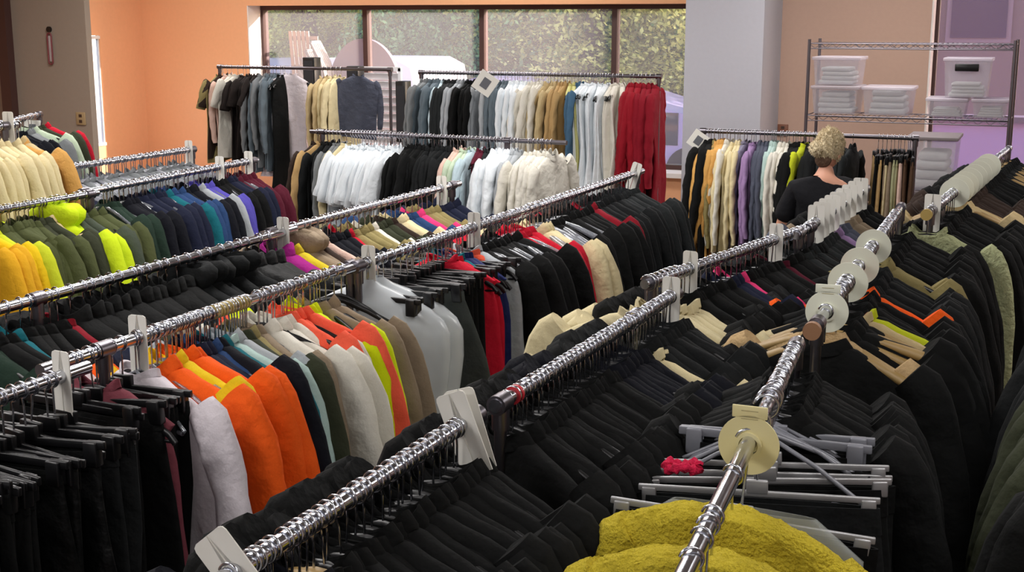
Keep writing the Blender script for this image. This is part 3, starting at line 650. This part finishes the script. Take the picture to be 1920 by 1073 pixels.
# garment bag hanging on the middle rail
def bagmat():
    m, t, p = nmat('cloudy garment bag plastic')
    p.inputs['Base Color'].default_value = srgb((222, 228, 232)); p.inputs['Roughness'].default_value = .22; p.inputs['Alpha'].default_value = .5
    N = t.nodes; L = t.links; tc = N.new('ShaderNodeTexCoord'); n = N.new('ShaderNodeTexNoise'); n.inputs['Scale'].default_value = 7
    L.new(tc.outputs['Object'], n.inputs['Vector']); b = N.new('ShaderNodeBump'); b.inputs['Distance'].default_value = .03; b.inputs['Strength'].default_value = .6
    L.new(n.outputs[0], b.inputs['Height']); L.new(b.outputs[0], p.inputs['Normal']); return m
BAG = bagmat()
r = RAILS['R5c']
for px_, yaw_, lab, sc_ in ((708, .5, 'large cloudy grey plastic garment bag facing the aisle', 1.0), (690, .35, 'second plastic garment bag tucked behind the big grey one', .95)):
    t = thing('garment_bag', lab, 'garment bag', r.p(r.at(px_)), r.rz + yaw_, 'plastic garment bags')
    bm = loft([(-.05, .02, .015), (-.07, .05, .03), (-.09, .1, .05), (-.115, .15, .065), (-.145, .2, .075), (-.18, .235, .08), (-.22, .252, .08), (-.3, .25, .075), (-.45, .23, .07), (-.6, .24, .075), (-1.15, .26, .07)], 5, amp=.02, th_pow=1)
    for v in bm.verts: v.co *= sc_
    obj('bag', solid(bm, .002), BAG, t); h = put('hanger', hangmesh('shoulder'), BLACKP, t); put('hook', HOOK, None, h)

# fluffy yellow coats at the near end
def fleece(bm, n, ln, seed, q=.0028):
    r = random.Random(seed); bm.faces.ensure_lookup_table(); fs = list(bm.faces); areas = [f.calc_area() for f in fs]
    for f in r.choices(fs, areas, k=n):
        vs = [v.co for v in f.verts]; w = [r.random() for _ in vs]; s = sum(w); p = sum((c * (k / s) for c, k in zip(vs, w)), Vector())
        nn = (f.normal + Vector((r.gauss(0, .5), r.gauss(0, .5), r.gauss(0, .5)))).normalized(); a = nn.orthogonal().normalized()
        b = nn.cross(a); h = ln * r.uniform(.5, 1.2)
        v3 = [bm.verts.new(p + a * q), bm.verts.new(p - a * q * .5 + b * q * .8), bm.verts.new(p - a * q * .5 - b * q * .8)]; tp = bm.verts.new(p + nn * h)
        for i in range(3): bm.faces.new((v3[i], v3[(i + 1) % 3], tp))
def teddy(bm, seed):
    from mathutils import noise
    bmesh.ops.subdivide_edges(bm, edges=bm.edges, cuts=1, use_grid_fill=True); bmesh.ops.subdivide_edges(bm, edges=bm.edges, cuts=1, use_grid_fill=True)
    bmesh.ops.recalc_face_normals(bm, faces=bm.faces); bm.normal_update()
    mv = [(v, v.normal.copy() * (.0035 * noise.noise(v.co * 150 + Vector((seed, 0, 0))) + .004 * noise.noise(v.co * 45))) for v in bm.verts]
    for v, d in mv: v.co += d
YF_ = fabric('yellow', .95, (212, 190, 56), .9, 170, 'yellow fleece')
for px_, yaw_, lab in ((1336, -.12, 'fluffy yellow fleece coat, nearer of two at the bottom right'), (1374, -.22, 'fluffy yellow fleece coat just below the big cream rail divider')):
    r = RAILS['R7a']; t = thing('fleece_coat', lab, 'coat', r.p(r.at(px_)), r.rz + yaw_, 'yellow fleece coats')
    bm = loft([(-.058, .02, .018), (-.06, .05, .03), (-.066, .09, .036), (-.078, .13, .04), (-.096, .17, .042), (-.12, .205, .044), (-.15, .232, .046), (-.2, .25, .046), (-.5, .25, .046), (-.9, .28, .05)], int(px_), M=48, N=44, amp=.008, th_pow=1, cap_top=True)
    teddy(bm, 3); obj('body', bm, YF_, t)
    for s in (-1, 1):
        bm = sleeve(s, 4, .6, .055, .05, .185, .042); teddy(bm, 5); obj('sleeve', bm, YF_, t)
    h = put('hanger', hangmesh('shoulder'), CREAMP, t); put('hook', HOOK, None, h)
r = RAILS['R7a']
empties('R7a', 1300, 1330, 3, 'wire', 'clear', '', 'bare clear hanger at the nearest rail end', 'bare hangers at the nearest rail end')
empties('R7a', 1445, 1486, 22, 'wire', 'grey', '', 'hanger with thick chrome hook on nearest right rail', 'hangers crowding the nearest right rail')
# two clear covers beside the yellow coats
t = thing('clear_sleeve', 'clear plastic shoulder cover standing out left of the nearest rail', 'plastic cover', r.p(r.at(1392)), r.rz - .1)
bm = loft([(-.09, .12, .012), (-.15, .2, .018), (-.5, .21, .02)], 8, amp=.006); obj('cover', solid(bm, .0015), plain('thin clear film', (200, 206, 204), .12, 0, 0, .25), t)
t = thing('scrunchie', 'crumpled pink-red hair scrunchie lying on a dark skirt', 'scrunchie', (RAILS['R7a'].p(RAILS['R7a'].at(1411)) + Vector((-.13, .03, -.085))), .3)
bm = bmesh.new()
pts = [(cos(a) * .028, sin(a) * .016, .004 * sin(3 * a)) for a in [2 * pi * k / 28 for k in range(29)]]
tube(bm, pts, [.009 + .003 * sin(k * 2.4) for k in range(29)], 8, cap=False); obj('band', bm, fabric('red', .9, (200, 30, 70), .8, 80, 'scrunchie cloth'), t)

# ------------------------------------------------------------------ rail dividers
def card_mesh(w, h, up):
    bm = bmesh.new(); y = .0012
    # rounded plate with a keyhole slot over the rail, split halves below
    for s in (-1, 1):
        pts = [(s * .001, up), (s * (w - .008), up), (s * (w - .002), up - .003), (s * w, up - .009), (s * w, up - h), (s * .0015, up - h), (s * .0015, -.0145)]
        pts += [(s * .0145 * sin(a), -.0145 * cos(a)) for a in (R(30), R(60), R(90), R(120), R(150))] + [(s * .001, .0145)]
        a = [bm.verts.new((p, -y, q)) for p, q in pts]; b = [bm.verts.new((p, y, q)) for p, q in pts]
        bm.faces.new(a); bm.faces.new(b[::-1])
        for k in range(len(pts)): bm.faces.new((a[k], b[k], b[(k + 1) % len(pts)], a[(k + 1) % len(pts)]))
    bmesh.ops.triangulate(bm, faces=[f for f in bm.faces if len(f.verts) > 4])
    return mesh(bm, 'card', False, CARD)
CM = card_mesh(.0235, .15, .052); CMW = card_mesh(.03, .15, .06)
def card(rk, px, lab, tilt=0, me=CM, mat=CARD, grp='white rail divider cards', dt=0, shared=False):
    r = RAILS[rk]; t = r.p(r.at(px) + dt)
    o = put('rail_divider', me, mat, loc=t, rot=(0, tilt, r.rz + rng.uniform(-.08, .08)))
    tag(o, lab, 'rail divider', grp, shared); return o
card('R3b', 412, 'white divider card on left jacket rail, left of the end card')
card('R3b', 466, 'white divider card at the end of left jacket rail')
card('R2', 354, 'white divider card at the end of the orange-wall rail')
card('R4a', 531, 'tall white divider card where the two puffer rails meet')
card('R4b', 828, 'white divider card at the far end of the oddments rail')
card('R5a', 116, 'white divider card above the black trousers at left')
card('R5b', 259, 'tall white divider card left of the orange workwear')
card('R5c', 691, 'white divider card above the grey garment bag')
card('R5c', 889, 'white divider card halfway along the long middle rail')
card('R5c', 1190, 'grubby white divider card at far end of the long middle rail', .3)
card('R6a', 440, 'cream divider card at bottom edge left of the dark jackets', -.7, CMW)
card('R6a', 864, 'large tilted white divider card at the centre rail joint', -.38, CMW)
card('R6a', 876, 'second tilted divider card pressed behind the large one', -.3, CMW)
card('R6b', 1258, 'white divider card at the far end of the centre dark rail')
card('R6c', 1294, 'white divider card left of the black coats on slanting rail')
card('R6c', 1455, 'lone white divider card before the staggered row')
for i, px_ in enumerate((1530, 1540, 1550, 1560, 1570, 1581, 1592, 1603, 1613)):
    card('R6d', px_, 'white divider card in the staggered row below the person', grp='staggered divider cards below the person', shared=True, me=CMW)
card('R8', 1748, 'tall white split card just behind the tan rail end cap', 0, CMW)
card('R1', 16, 'white divider card at the end of the far-left rack', 0, CMW)
def sign(rk, px, lab, up, tilt, w=.075, rzoff=0, fy=-.03):
    r = RAILS[rk]; t = thing('rail_sign', lab, 'sign', r.p(r.at(px)) + Vector((0, fy, up)), r.rz + rzoff, 'square printed rail signs')
    bm = bmesh.new(); box(bm, (0, 0, 0), (w * 2, .004, w * 2), Matrix.Rotation(tilt, 3, 'Y'), .001); obj('card', bm, CARD, t, False)
    bm = bmesh.new(); box(bm, (0, -.003, 0), (w * .8, .002, w), Matrix.Rotation(tilt, 3, 'Y')); obj('print', bm, plain('grey print', (96, 98, 104), .6), t, False)
    bm = bmesh.new(); tube(bm, [(0, 0, w * .8), (0, -fy, max(.02, -up))], .0015, 5); obj('tie', bm, STEEL, t)
sign('B2', 938, 'white diamond-tilted square sign on the back centre rack', -.06, R(35), rzoff=pi / 2 + .4, fy=-.27)
sign('B4', 1312, 'white tilted square sign at left end of the rack by the person', -.06, R(35), .055, pi / 2 + .3)
sign('L0', 66, 'small white square sign on the rack by the partition', -.07, .08, .045, .4)

def disc_div(rk, px, lab, rad, mat, tab, grp, shared=False, off=0):
    r = RAILS[rk]; o = thing('round_divider', lab, 'rail divider', r.p(r.at(px) + off) + Vector((0, 0, -.004)), r.rz + rng.uniform(-.1, .1), grp, shared)
    bm = bmesh.new(); disc(bm, (0, 0, 0), rad, .003, 'y', 40, .0175); obj('disc', bm, mat, o)
    bm = bmesh.new(); tube(bm, [(0, -.005, 0), (0, .005, 0)], .021, 24); 
    bm.free(); bm = bmesh.new(); disc(bm, (0, 0, 0), .023, .012, 'y', 24, .0165); obj('hub', bm, mat, o)
    if tab:
        bm = bmesh.new(); box(bm, (0, 0, rad + .006), (rad * 1.15, .003, rad * .42), bev=.0012)
        vs = box(bm, (0, .0035, .018), (rad * .95, .003, rad * 1.5), bev=.0012)
        bmesh.ops.delete(bm, geom=[v for v in vs if v.is_valid and v.co.z < 0 and False], context='VERTS')
        tb = obj('tab', bm, mat, o)
        bm = bmesh.new()
        for k in (-.006, .008): box(bm, (0, -.0018, rad + k), (rad * .55, .0008, .0012))
        obj('embossed_line', bm, plain('embossed grey', (170, 160, 118), .6), tb, False)
disc_div('R7a', 1404, 'big cream round divider with a tab, nearest on the rail', .052, CREAMP, True, 'tabbed round dividers')
disc_div('R7b', 1546, 'off-white round divider with a tab by the brown end cap', .052, IVORY, True, 'tabbed round dividers', off=.04)
disc_div('R7b', 1590, 'white round divider, lowest of the plain three', .055, IVORY, False, 'plain round dividers')
disc_div('R7b', 1612, 'white round divider, middle of the plain three', .055, IVORY, False, 'plain round dividers')
disc_div('R7b', 1638, 'white round divider, highest of the plain three', .055, IVORY, False, 'plain round dividers')
for i in range(8):
    disc_div('R8', 1790 + i * 9, 'cream round divider in the stack on the far right rail', .06, IVORY, False, 'stack of cream round dividers', True)
# bands on rails
def band(rk, px, n, mat, lab, grp):
    r = RAILS[rk]; a = r.at(px)
    for i in range(n):
        o = thing('rail_ring', lab, 'ring', r.p(a + i * .012), r.rz, grp, True)
        bm = bmesh.new(); disc(bm, (0, 0, 0), .0175, .008, 'y', 20, .0136); obj('band', bm, mat, o)
band('R5b', 400, 12, plain('brassy rings', (176, 156, 96), .35), 'yellowish size ring bunched on the middle workwear rail', 'yellowish size rings')
band('R6b', 962, 2, plain('red ring', (190, 40, 50), .4), 'red size ring on the centre rail beside the joint', 'red size rings')

# ------------------------------------------------------------------ wire shelf, bins
YS = 9.3
def xat(px, y):
    return y * math.tan(math.atan((px - 960) / math.hypot(F, 501)) - YAW)
sx0, sx1 = xat(1520, YS) , xat(1908, YS)
t = thing('wire_shelf', 'chrome wire shelving unit holding clear bins beside the right window', 'shelf', (sx0, YS, 0))
SW = sx1 - sx0
for x in (0, SW):
    for y in (0, .42):
        bm = bmesh.new(); tube(bm, [(x, y, .02), (x, y, 2.16)], .0125, 12); obj('post', bm, STEEL, t)
for z in (.3, 1.08, 1.625, 2.13):
    bm = bmesh.new()
    for y in (0, .42):
        tube(bm, [(0, y, z), (SW, y, z)], .004, 6); tube(bm, [(0, y, z - .035), (SW, y, z - .035)], .004, 6)
        n = 34; tube(bm, [(SW * i / n, y, z - (.032 if i % 2 else .003)) for i in range(n + 1)], .0028, 5)
    for x in (0, SW): tube(bm, [(x, 0, z), (x, .42, z)], .004, 6)
    for i in range(40): x = SW * (i + .5) / 40; tube(bm, [(x, 0, z + .003), (x, .42, z + .003)], .0018, 4)
    obj('wire_tray', bm, STEEL, t)
BIN = plain('frosted bin plastic', (222, 216, 226), .2, 0, 0, .27); LID = plain('frosted lid plastic', (220, 212, 222), .3, 0, 0, .5)
LINEN = fabric('white', .9, (222, 226, 222), .7, 14, 'folded linen')
def storage_bin(x, y, z, w, d, h, lab, cont=None, clab=None, grp='clear storage bins', lidmat=LID):
    o = thing('storage_bin', lab, 'storage bin', (x, y, z), 0, grp)
    bm = bmesh.new(); q = .9; T = .004
    A = [(-w / 2 * q, -d / 2 * q), (w / 2 * q, -d / 2 * q), (w / 2 * q, d / 2 * q), (-w / 2 * q, d / 2 * q)]
    lo = [bm.verts.new((a, b, 0)) for a, b in A]; hi = [bm.verts.new((a / q, b / q, h - .02)) for a, b in A]
    bm.faces.new(lo)
    for k in range(4): bm.faces.new((lo[k], lo[(k + 1) % 4], hi[(k + 1) % 4], hi[k]))
    obj('tub', solid(bm, T), BIN, o, False)
    bm = bmesh.new(); box(bm, (0, 0, h - .012), (w + .02, d + .02, .022), bev=.004); obj('lid', bm, lidmat, o)
    if cont:
        c = thing('folded_cloth', clab, 'cloth', (x, y, z + .006), 0, 'folded cloths in bins')
        bm = bmesh.new(); r = random.Random(int(x * 100) + int(z * 50)); n = 4
        for i in range(n):
            hh = (h * cont) / n
            box(bm, (r.uniform(-.01, .01), 0, hh * (i + .5)), (w * q * (.92 - .05 * i) - .02, d * q * .85, hh * .94), bev=hh * .35)
        obj('cloth', bm, LINEN, c)
    return o
yb = YS + .21
sc_x = lambda a: xat(a, yb)
bx = lambda a, b: (sc_x((a + b) / 2), sc_x(b) - sc_x(a))
c, w_ = bx(1537, 1622); storage_bin(c, yb, 1.635, w_, .36, .2, 'lower clear bin at left end of the wire shelf', .75, 'pale folded cloth in the lower left shelf bin')
storage_bin(c, yb, 1.838, w_, .36, .2, 'clear bin stacked on another at left of the wire shelf', .6, 'white folded cloth in the upper left shelf bin')
c, w_ = bx(1632, 1722); storage_bin(c, yb, 1.635, w_, .36, .2, 'wide clear bin in the middle of the wire shelf', .85, 'white folded cloth in the middle shelf bin')
c, w_ = bx(1752, 1826); storage_bin(c, yb, 1.635, w_, .3, .13, 'low clear bin right of the window edge on wire shelf', .4, 'pinkish folded cloth in the low shelf bin')
c, w_ = bx(1838, 1902); storage_bin(c, yb, 1.635, w_, .3, .13, 'low clear bin at the right end of the wire shelf', .5, 'cream folded cloth in the right end shelf bin')
c, w_ = bx(1780, 1866); b = storage_bin(c, yb, 1.77, w_, .3, .27, 'tall clear bin with black handle on top of low bins', .35, 'rosy folded cloth in the tall handled bin')
bm = bmesh.new(); box(bm, (0, -.17, .205), (.155, .03, .05), bev=.006); obj('handle', bm, BLACKP, b)
x_, w_ = -.93, .5
yb2 = 8.75
c = (xat(1768, yb2)); w_ = xat(1814, yb2) - xat(1722, yb2)
for i, (z, l) in enumerate(((.1, 'bottom'), (.52, 'lower middle'), (.87, 'upper middle'), (1.22, 'top'))):
    storage_bin(c, yb2, z, w_, .4, .42 if i == 0 else .345, f'large grey-lidded bin, {l} of the stack beside the trousers', .7, f'white cloth inside the {l} bin of the big stack', 'large stacked bins', plain('grey lid', (132, 122, 124), .5, alpha=.95))
t = thing('bin_dolly', 'low grey dolly under the stack of large bins', 'dolly', (c, yb2, 0))
bm = bmesh.new(); box(bm, (0, 0, .08), (w_ + .02, .42, .035), bev=.006); obj('platform', bm, plain('grey dolly', (90, 88, 92), .6), t)
for sx in (-1, 1):
    for sy in (-1, 1):
        bm = bmesh.new(); disc(bm, (sx * w_ * .4, sy * .15, .031), .03, .02); obj('caster', bm, BLACKP, t)

# ------------------------------------------------------------------ small fixtures
t = thing('wall_hook_loop', 'narrow pink and white loop hanging on the greige partition', 'hook', (xat(90, 7.985), 7.995, 2.22))
bm = bmesh.new(); disc(bm, (0, -.008, 0), .022, .016, 'y', 20); obj('mount', bm, BLACKP, t)
bm = bmesh.new()
pts = [(.02 * cos(a), -.012, -.25 + .02 * sin(a)) for a in [pi + pi * k / 10 for k in range(11)]] + [(.02 * cos(a), -.012, -.05 + .02 * sin(a)) for a in [pi * k / 10 for k in range(11)]]
tube(bm, pts + [pts[0]], .006, 8); obj('loop', bm, plain('dusky pink plastic', (130, 62, 66), .4), t)
bm = bmesh.new(); box(bm, (0, -.01, -.15), (.024, .006, .2), bev=.002); obj('insert', bm, plain('pale insert', (190, 176, 176), .5), t)
# socket plates
def plate(x, y, z, rgb, lab):
    o = thing('wall_plate', lab, 'wall plate', (x, y, z))
    bm = bmesh.new(); box(bm, (0, -.006, 0), (.09, .012, .1), bev=.003); obj('cover', bm, plain(lab, rgb, .5), o)
    bm = bmesh.new()
    for s in (-1, 1): box(bm, (0, -.0125, s * .022), (.03, .002, .024))
    obj('socket', bm, plain('socket dark', (70, 50, 40), .5), o, False)
plate(xat(1477, YB), YB, 1.37, (132, 84, 62), 'brown wall plate on the peach wall above the rack')
plate(xat(140, 8), 8.0, 1.53, (176, 150, 110), 'yellowish wall plate low on the greige partition')
# white bracket high on the peach wall
# louvred panel and dark speakers by the window
t = thing('louvred_screen', 'white louvred screen standing under the window behind the back rack', 'screen', (xat(712, 10.5), 10.5, 0))
bm = bmesh.new()
for s in (-1, 1): box(bm, (s * .2, 0, .93), (.03, .03, 1.86))
for z in (.02, 1.85): box(bm, (0, 0, z), (.42, .03, .04))
obj('frame', bm, WHITEP, t, False)
bm = bmesh.new()
for i in range(24): box(bm, (0, 0, .08 + i * .074), (.38, .006, .066), Matrix.Rotation(.5, 3, 'X'))
obj('louvres', bm, WHITEP, t, False)
for px_, y_, z0, z1, w_, lab in ((582, 10.4, 1.55, 1.95, .125, 'tall black box standing by window between the beige blouses'), (664, 10.3, 1.5, 1.88, .12, 'black box at the window above the slate sweater'), (754, 10.4, 1.2, 1.75, .1, 'narrow black box between the two back racks')):
    t = thing('loudspeaker', lab, 'speaker', (xat(px_, y_), y_, 0), 0, 'black boxes by the window')
    bm = bmesh.new(); box(bm, (0, 0, (z0 + z1) / 2), (w_, .12, z1 - z0), bev=.006); obj('cabinet', bm, BLACKP, t)
    bm = bmesh.new(); tube(bm, [(0, 0, .02), (0, 0, z0)], .02, 10); obj('stand', bm, BLACKP, t)
    bm = bmesh.new(); disc(bm, (0, 0, .012), .15, .024, 'z', 28); obj('base', bm, BLACKP, t)
    bm = bmesh.new(); box(bm, (0, -.063, (z0 + z1) / 2), (w_ * .8, .006, (z1 - z0) * .85)); obj('grille', bm, plain('grille', (34, 34, 38), .8), t, False)
# board shaped and coloured as a window reflection; stacked pale chairs outside
t = thing('reflection_board', 'big round-topped lilac-grey board standing in for a window reflection', 'board', (xat(682, 11.9), 11.9, -.1))
bm = bmesh.new(); prof = [(-.42, 0)] + [(.42 * cos(a), 1.68 + .52 * sin(a)) for a in [pi - pi * k / 24 for k in range(25)]] + [(.42, 0)]
a = [bm.verts.new((p, -.03, q)) for p, q in prof]; b = [bm.verts.new((p, .03, q)) for p, q in prof]
bm.faces.new(a); bm.faces.new(b[::-1])
for k in range(len(prof)): bm.faces.new((a[k], b[k], b[(k + 1) % len(prof)], a[(k + 1) % len(prof)]))
obj('panel', bm, plain('lilac grey board', (128, 118, 132), .7), t, False)
bm = bmesh.new(); box(bm, (0, .25, .02), (.6, .6, .04)); box(bm, (0, .3, .5), (.04, .04, 1.0), Matrix.Rotation(.35, 3, 'X')); obj('stand', bm, STEEL, t, False)
PALE = plain('pale chair plastic', (158, 154, 148), .5)
bm = bmesh.new()
for s in (-.2, .2):
    tube(bm, [(s, .2, 0), (s, .17, .45), (s, .26, .8), (s, .36, 1.0)], .018, 8); tube(bm, [(s, -.22, 0), (s, -.2, .45)], .018, 8)
for s in (-.12, -.04, .04, .12): tube(bm, [(s, .19, .5), (s, .25, .78), (s, .345, .98)], .014, 8)
tube(bm, [(-.2, .36, 1.0), (.2, .36, 1.0)], .02, 8); CHF = mesh(bm, 'frame', True, PALE)
bm = bmesh.new(); box(bm, (0, 0, .45), (.44, .42, .03), bev=.01); CHS = mesh(bm, 'seat', True, PALE)
for i in range(5):
    o = thing('patio_chair', 'pale plastic chair in the leaning stack outside, ' + ['lowest', 'second lowest', 'middle', 'second highest', 'topmost'][i], 'chair', (xat(618 + i * 9, 11.75), 11.75, -.1 + .82 + i * .085), 1.9, 'pale stacked chairs outside')
    put('frame', CHF, None, o); put('seat', CHS, None, o)
t = thing('patio_table', 'pale table outside carrying the stacked chairs', 'table', (xat(640, 11.75), 11.75, -.1))
bm = bmesh.new(); box(bm, (0, 0, .8), (.9, .5, .035), bev=.006); obj('tabletop', bm, PALE, t)
for sx in (-1, 1):
    for sy in (-1, 1):
        bm = bmesh.new(); tube(bm, [(sx * .4, sy * .2, 0), (sx * .4, sy * .2, .79)], .02, 8); obj('leg', bm, PALE, t)
o = thing('folded_screen', 'pale slanted slatted panel outside at the window left', 'panel', (xat(570, 11.9), 11.9, -.1), .1)
bm = bmesh.new()
for k in range(5): box(bm, (-.1 + k * .05, 0, 1.15), (.035, .02, 2.25), Matrix.Rotation(-.06, 3, 'Y'))
for z in (.4, 1.9, 2.2): box(bm, (0, .012, z), (.3, .015, .04))
obj('slats', bm, PALE, o, False)

# ------------------------------------------------------------------ person
def skin_obj(name, pts, edges, rad, mat, parent, sub=2, rootv=0):
    me = bpy.data.meshes.new(name); me.from_pydata([Vector(p) for p in pts], edges, []); me.materials.append(mat)
    o = put(name, me, None, parent)
    m = o.modifiers.new('skin', 'SKIN'); m.use_smooth_shade = True
    for i, v in enumerate(me.skin_vertices[0].data):
        q = rad[i]; v.radius = (q, q) if not isinstance(q, tuple) else q; v.use_root = (i == rootv)
    s = o.modifiers.new('sub', 'SUBSURF'); s.levels = s.render_levels = sub
    return o
SKIN = plain('skin', (206, 150, 124), .55); PANTS = fabric('black', .85, (26, 26, 34), key='black trousers cloth')
BL = fabric('black', .9, (20, 20, 24), .5, 14, 'black T-shirt cloth')
py0 = 7.36; px0 = xat(1560, py0)
P = thing('person', 'person in black T-shirt with short blond hair, seen from behind', 'person', (px0, py0, 0), .28); P.scale = (.92, .92, .957)
# facing +y; x to the right
V = [(0, 0, .98), (0, .01, 1.15), (0, .0, 1.32), (0, -.01, 1.42), (0, .0, 1.50), (.02, .03, 1.56),
     (-.17, -.01, 1.40), (-.25, .04, 1.14), (-.20, .27, 1.10), (-.19, .31, 1.10),
     (.17, .0, 1.41), (.25, .1, 1.17), (.17, .33, 1.24), (.16, .37, 1.25),
     (-.1, 0, .92), (-.11, .02, .5), (-.11, -.02, .1), (-.11, .14, .04), (.1, 0, .92), (.11, .02, .5), (.11, -.02, .1), (.11, .14, .04)]
Ed = [(0, 1), (1, 2), (2, 3), (3, 4), (4, 5), (3, 6), (6, 7), (7, 8), (8, 9), (3, 10), (10, 11), (11, 12), (12, 13), (0, 14), (14, 15), (15, 16), (16, 17), (0, 18), (18, 19), (19, 20), (20, 21)]
Rd = [(.15, .1), (.13, .09), (.13, .085), (.085, .06), .05, .05, .062, .043, .028, .026, .062, .043, .028, .026, .095, .06, .042, .035, .095, .06, .042, .035]
skin_obj('body', V, Ed, Rd, SKIN, P)
# shirt: torso and sleeves in one shell
sv = [(0, 0, .86), (0, 0, 1.0), (0, .01, 1.15), (0, 0, 1.32), (0, -.01, 1.42), (0, 0, 1.49), (-.165, -.01, 1.405), (-.245, .03, 1.2), (.175, 0, 1.415), (.245, .07, 1.22)]
skin_obj('t_shirt', sv, [(0, 1), (1, 2), (2, 3), (3, 4), (4, 5), (4, 6), (6, 7), (4, 8), (8, 9)], [(.2, .14), (.195, .135), (.19, .13), (.2, .14), (.17, .13), (.072, .066), .075, .075, .075, .075], BL, P)
bm = bmesh.new(); box(bm, (.06, -.128, 1.40), (.03, .004, .045), Matrix.Rotation(.6, 3, 'Y')); obj('back_print', bm, plain('grey back print', (130, 132, 142), .6), P, False)
skin_obj('trousers', [(0, 0, .97), (-.1, 0, .9), (-.11, .02, .5), (-.11, -.02, .12), (.1, 0, .9), (.11, .02, .5), (.11, -.02, .12)], [(0, 1), (1, 2), (2, 3), (0, 4), (4, 5), (5, 6)], [(.16, .12), .11, .08, .065, .11, .08, .065], PANTS, P)
for s in (-1, 1):
    bm = bmesh.new(); box(bm, (s * .11, .05, .045), (.095, .28, .09), bev=.03); obj('shoe', bm, BLACKP, P)
# hands: palm with five separate curled fingers
for s, wv, dr in ((-1, Vector((-.19, .31, 1.10)), Vector((.05, 1, -.15)).normalized()), (1, Vector((.16, .37, 1.25)), Vector((-.1, 1, .1)).normalized())):
    sd_ = dr.cross(Vector((0, 0, 1))).normalized(); dn = sd_.cross(dr).normalized() * -1
    if dn.z > 0: dn = -dn
    pts = [wv, wv + dr * .045, wv + dr * .08]; ed = [(0, 1), (1, 2)]; rd = [.024, (.036, .018), (.036, .016)]
    for k, L_ in enumerate((.066, .075, .07, .055)):
        b_ = wv + dr * .085 + sd_ * (.03 - k * .02) ; i = len(pts)
        pts += [b_, b_ + dr * L_ * .45 + dn * .008, b_ + dr * L_ * .75 + dn * .028, b_ + dr * L_ * .8 + dn * .05]; ed += [(2, i), (i, i + 1), (i + 1, i + 2), (i + 2, i + 3)]; rd += [.0095, .009, .0085, .007]
    i = len(pts); b_ = wv + dr * .03 + sd_ * .03 * -s * 1
    pts += [b_, b_ + dr * .03 + sd_ * -s * .022, b_ + dr * .055 + sd_ * -s * .022 + dn * .02]; ed += [(1, i), (i, i + 1), (i + 1, i + 2)]; rd += [.013, .011, .008]
    skin_obj('hand', pts, ed, rd, SKIN, P, 1)
# head, turned right and bowed a little
HD = put('head', None, None, P, (.03, .05, 1.63), (-.22, .05, -.62), (.92, .92, .95))
def headmesh():
    bm = bmesh.new(); bmesh.ops.create_uvsphere(bm, u_segments=36, v_segments=24, radius=1)
    for v in bm.verts:
        x, y, z = v.co
        sx = .074; sy = .095; sz = .113
        if z < 0: sx *= 1 - .28 * z * z; sy *= 1 - .12 * z * z
        nx, ny, nz = x * sx, y * sy, z * sz
        if y > 0:
            g = math.exp(-((nx / .011) ** 2) - ((nz + .02) / .022) ** 2) * .024; ny += g
            for e in (-1, 1): ny -= .008 * math.exp(-(((nx - e * .03) / .014) ** 2) - ((nz - .004) / .012) ** 2)
            ny += .006 * math.exp(-(nx / .025) ** 2 - ((nz + .062) / .008) ** 2)
            ny += .01 * math.exp(-(nx / .03) ** 2 - ((nz + .098) / .02) ** 2)
            ny += .005 * math.exp(-(nx / .05) ** 2 - ((nz - .022) / .008) ** 2)
        v.co = (nx, ny, nz)
    return bm
obj('face', headmesh(), SKIN, HD)
for s in (-1, 1):
    bm = bmesh.new(); bmesh.ops.create_uvsphere(bm, u_segments=14, v_segments=10, radius=1)
    for v in bm.verts: v.co = (v.co.x * .01 + s * .077, v.co.y * .018 - .005 + .004 * v.co.z, v.co.z * .031 - .012)
    obj('ear', bm, SKIN, HD)
    bm = bmesh.new(); bmesh.ops.create_uvsphere(bm, u_segments=12, v_segments=8, radius=.011); bmesh.ops.translate(bm, vec=(s * .03, .078, .003), verts=bm.verts); obj('eye', bm, WHITEP, HD)
    bm = bmesh.new(); bmesh.ops.create_uvsphere(bm, u_segments=10, v_segments=6, radius=.0055); bmesh.ops.translate(bm, vec=(s * .03, .0865, .003), verts=bm.verts); obj('iris', bm, BLACKP, HD)
bm = bmesh.new(); tube(bm, [(-.022, .088, -.062), (0, .094, -.061), (.022, .088, -.062)], .004, 8); obj('mouth', bm, plain('lips', (170, 90, 84), .5), HD)
HAIR = fabric('cream', .7, (214, 198, 164), 1.0, 40, 'blond hair')
bm = bmesh.new(); bmesh.ops.create_icosphere(bm, subdivisions=5, radius=1)
rr = random.Random(5)
for v in bm.verts:
    x, y, z = v.co; n = .06 * sin(9 * x + 4 * z) * sin(8 * y + 3) + .035 * sin(23 * z + 9 * x) + .03 * sin(31 * x + 17 * y)
    s = 1 + n; v.co = (x * .09 * s, y * .108 * s - .016, z * .118 * s + .03)
kill = [v for v in bm.verts if v.co.z < -.055 or (v.co.y > .045 and v.co.z < .045)]
bmesh.ops.delete(bm, geom=kill, context='VERTS'); bm.normal_update(); fleece(bm, 2600, .016, 3)
obj('hair', bm, HAIR, HD)
bm = bmesh.new(); bmesh.ops.create_icosphere(bm, subdivisions=4, radius=1)
for v in bm.verts:
    x, y, z = v.co; s = 1 + .09 * sin(7 * x + 9 * z + 2) + .05 * sin(19 * y); v.co = (x * .05 * s - .035, y * .045 * s - .115, z * .05 * s + .0)
bm.normal_update(); fleece(bm, 500, .012, 8); obj('hair_bun', bm, HAIR, HD)
bm = bmesh.new(); bmesh.ops.create_icosphere(bm, subdivisions=4, radius=1)
for v in bm.verts: v.co = (v.co.x * .06, v.co.y * .035 - .062, v.co.z * .055 - .055)
obj('nape_hair', bm, fabric('brown', .8, (100, 78, 62), .8, 60, 'dark blond nape hair'), HD)
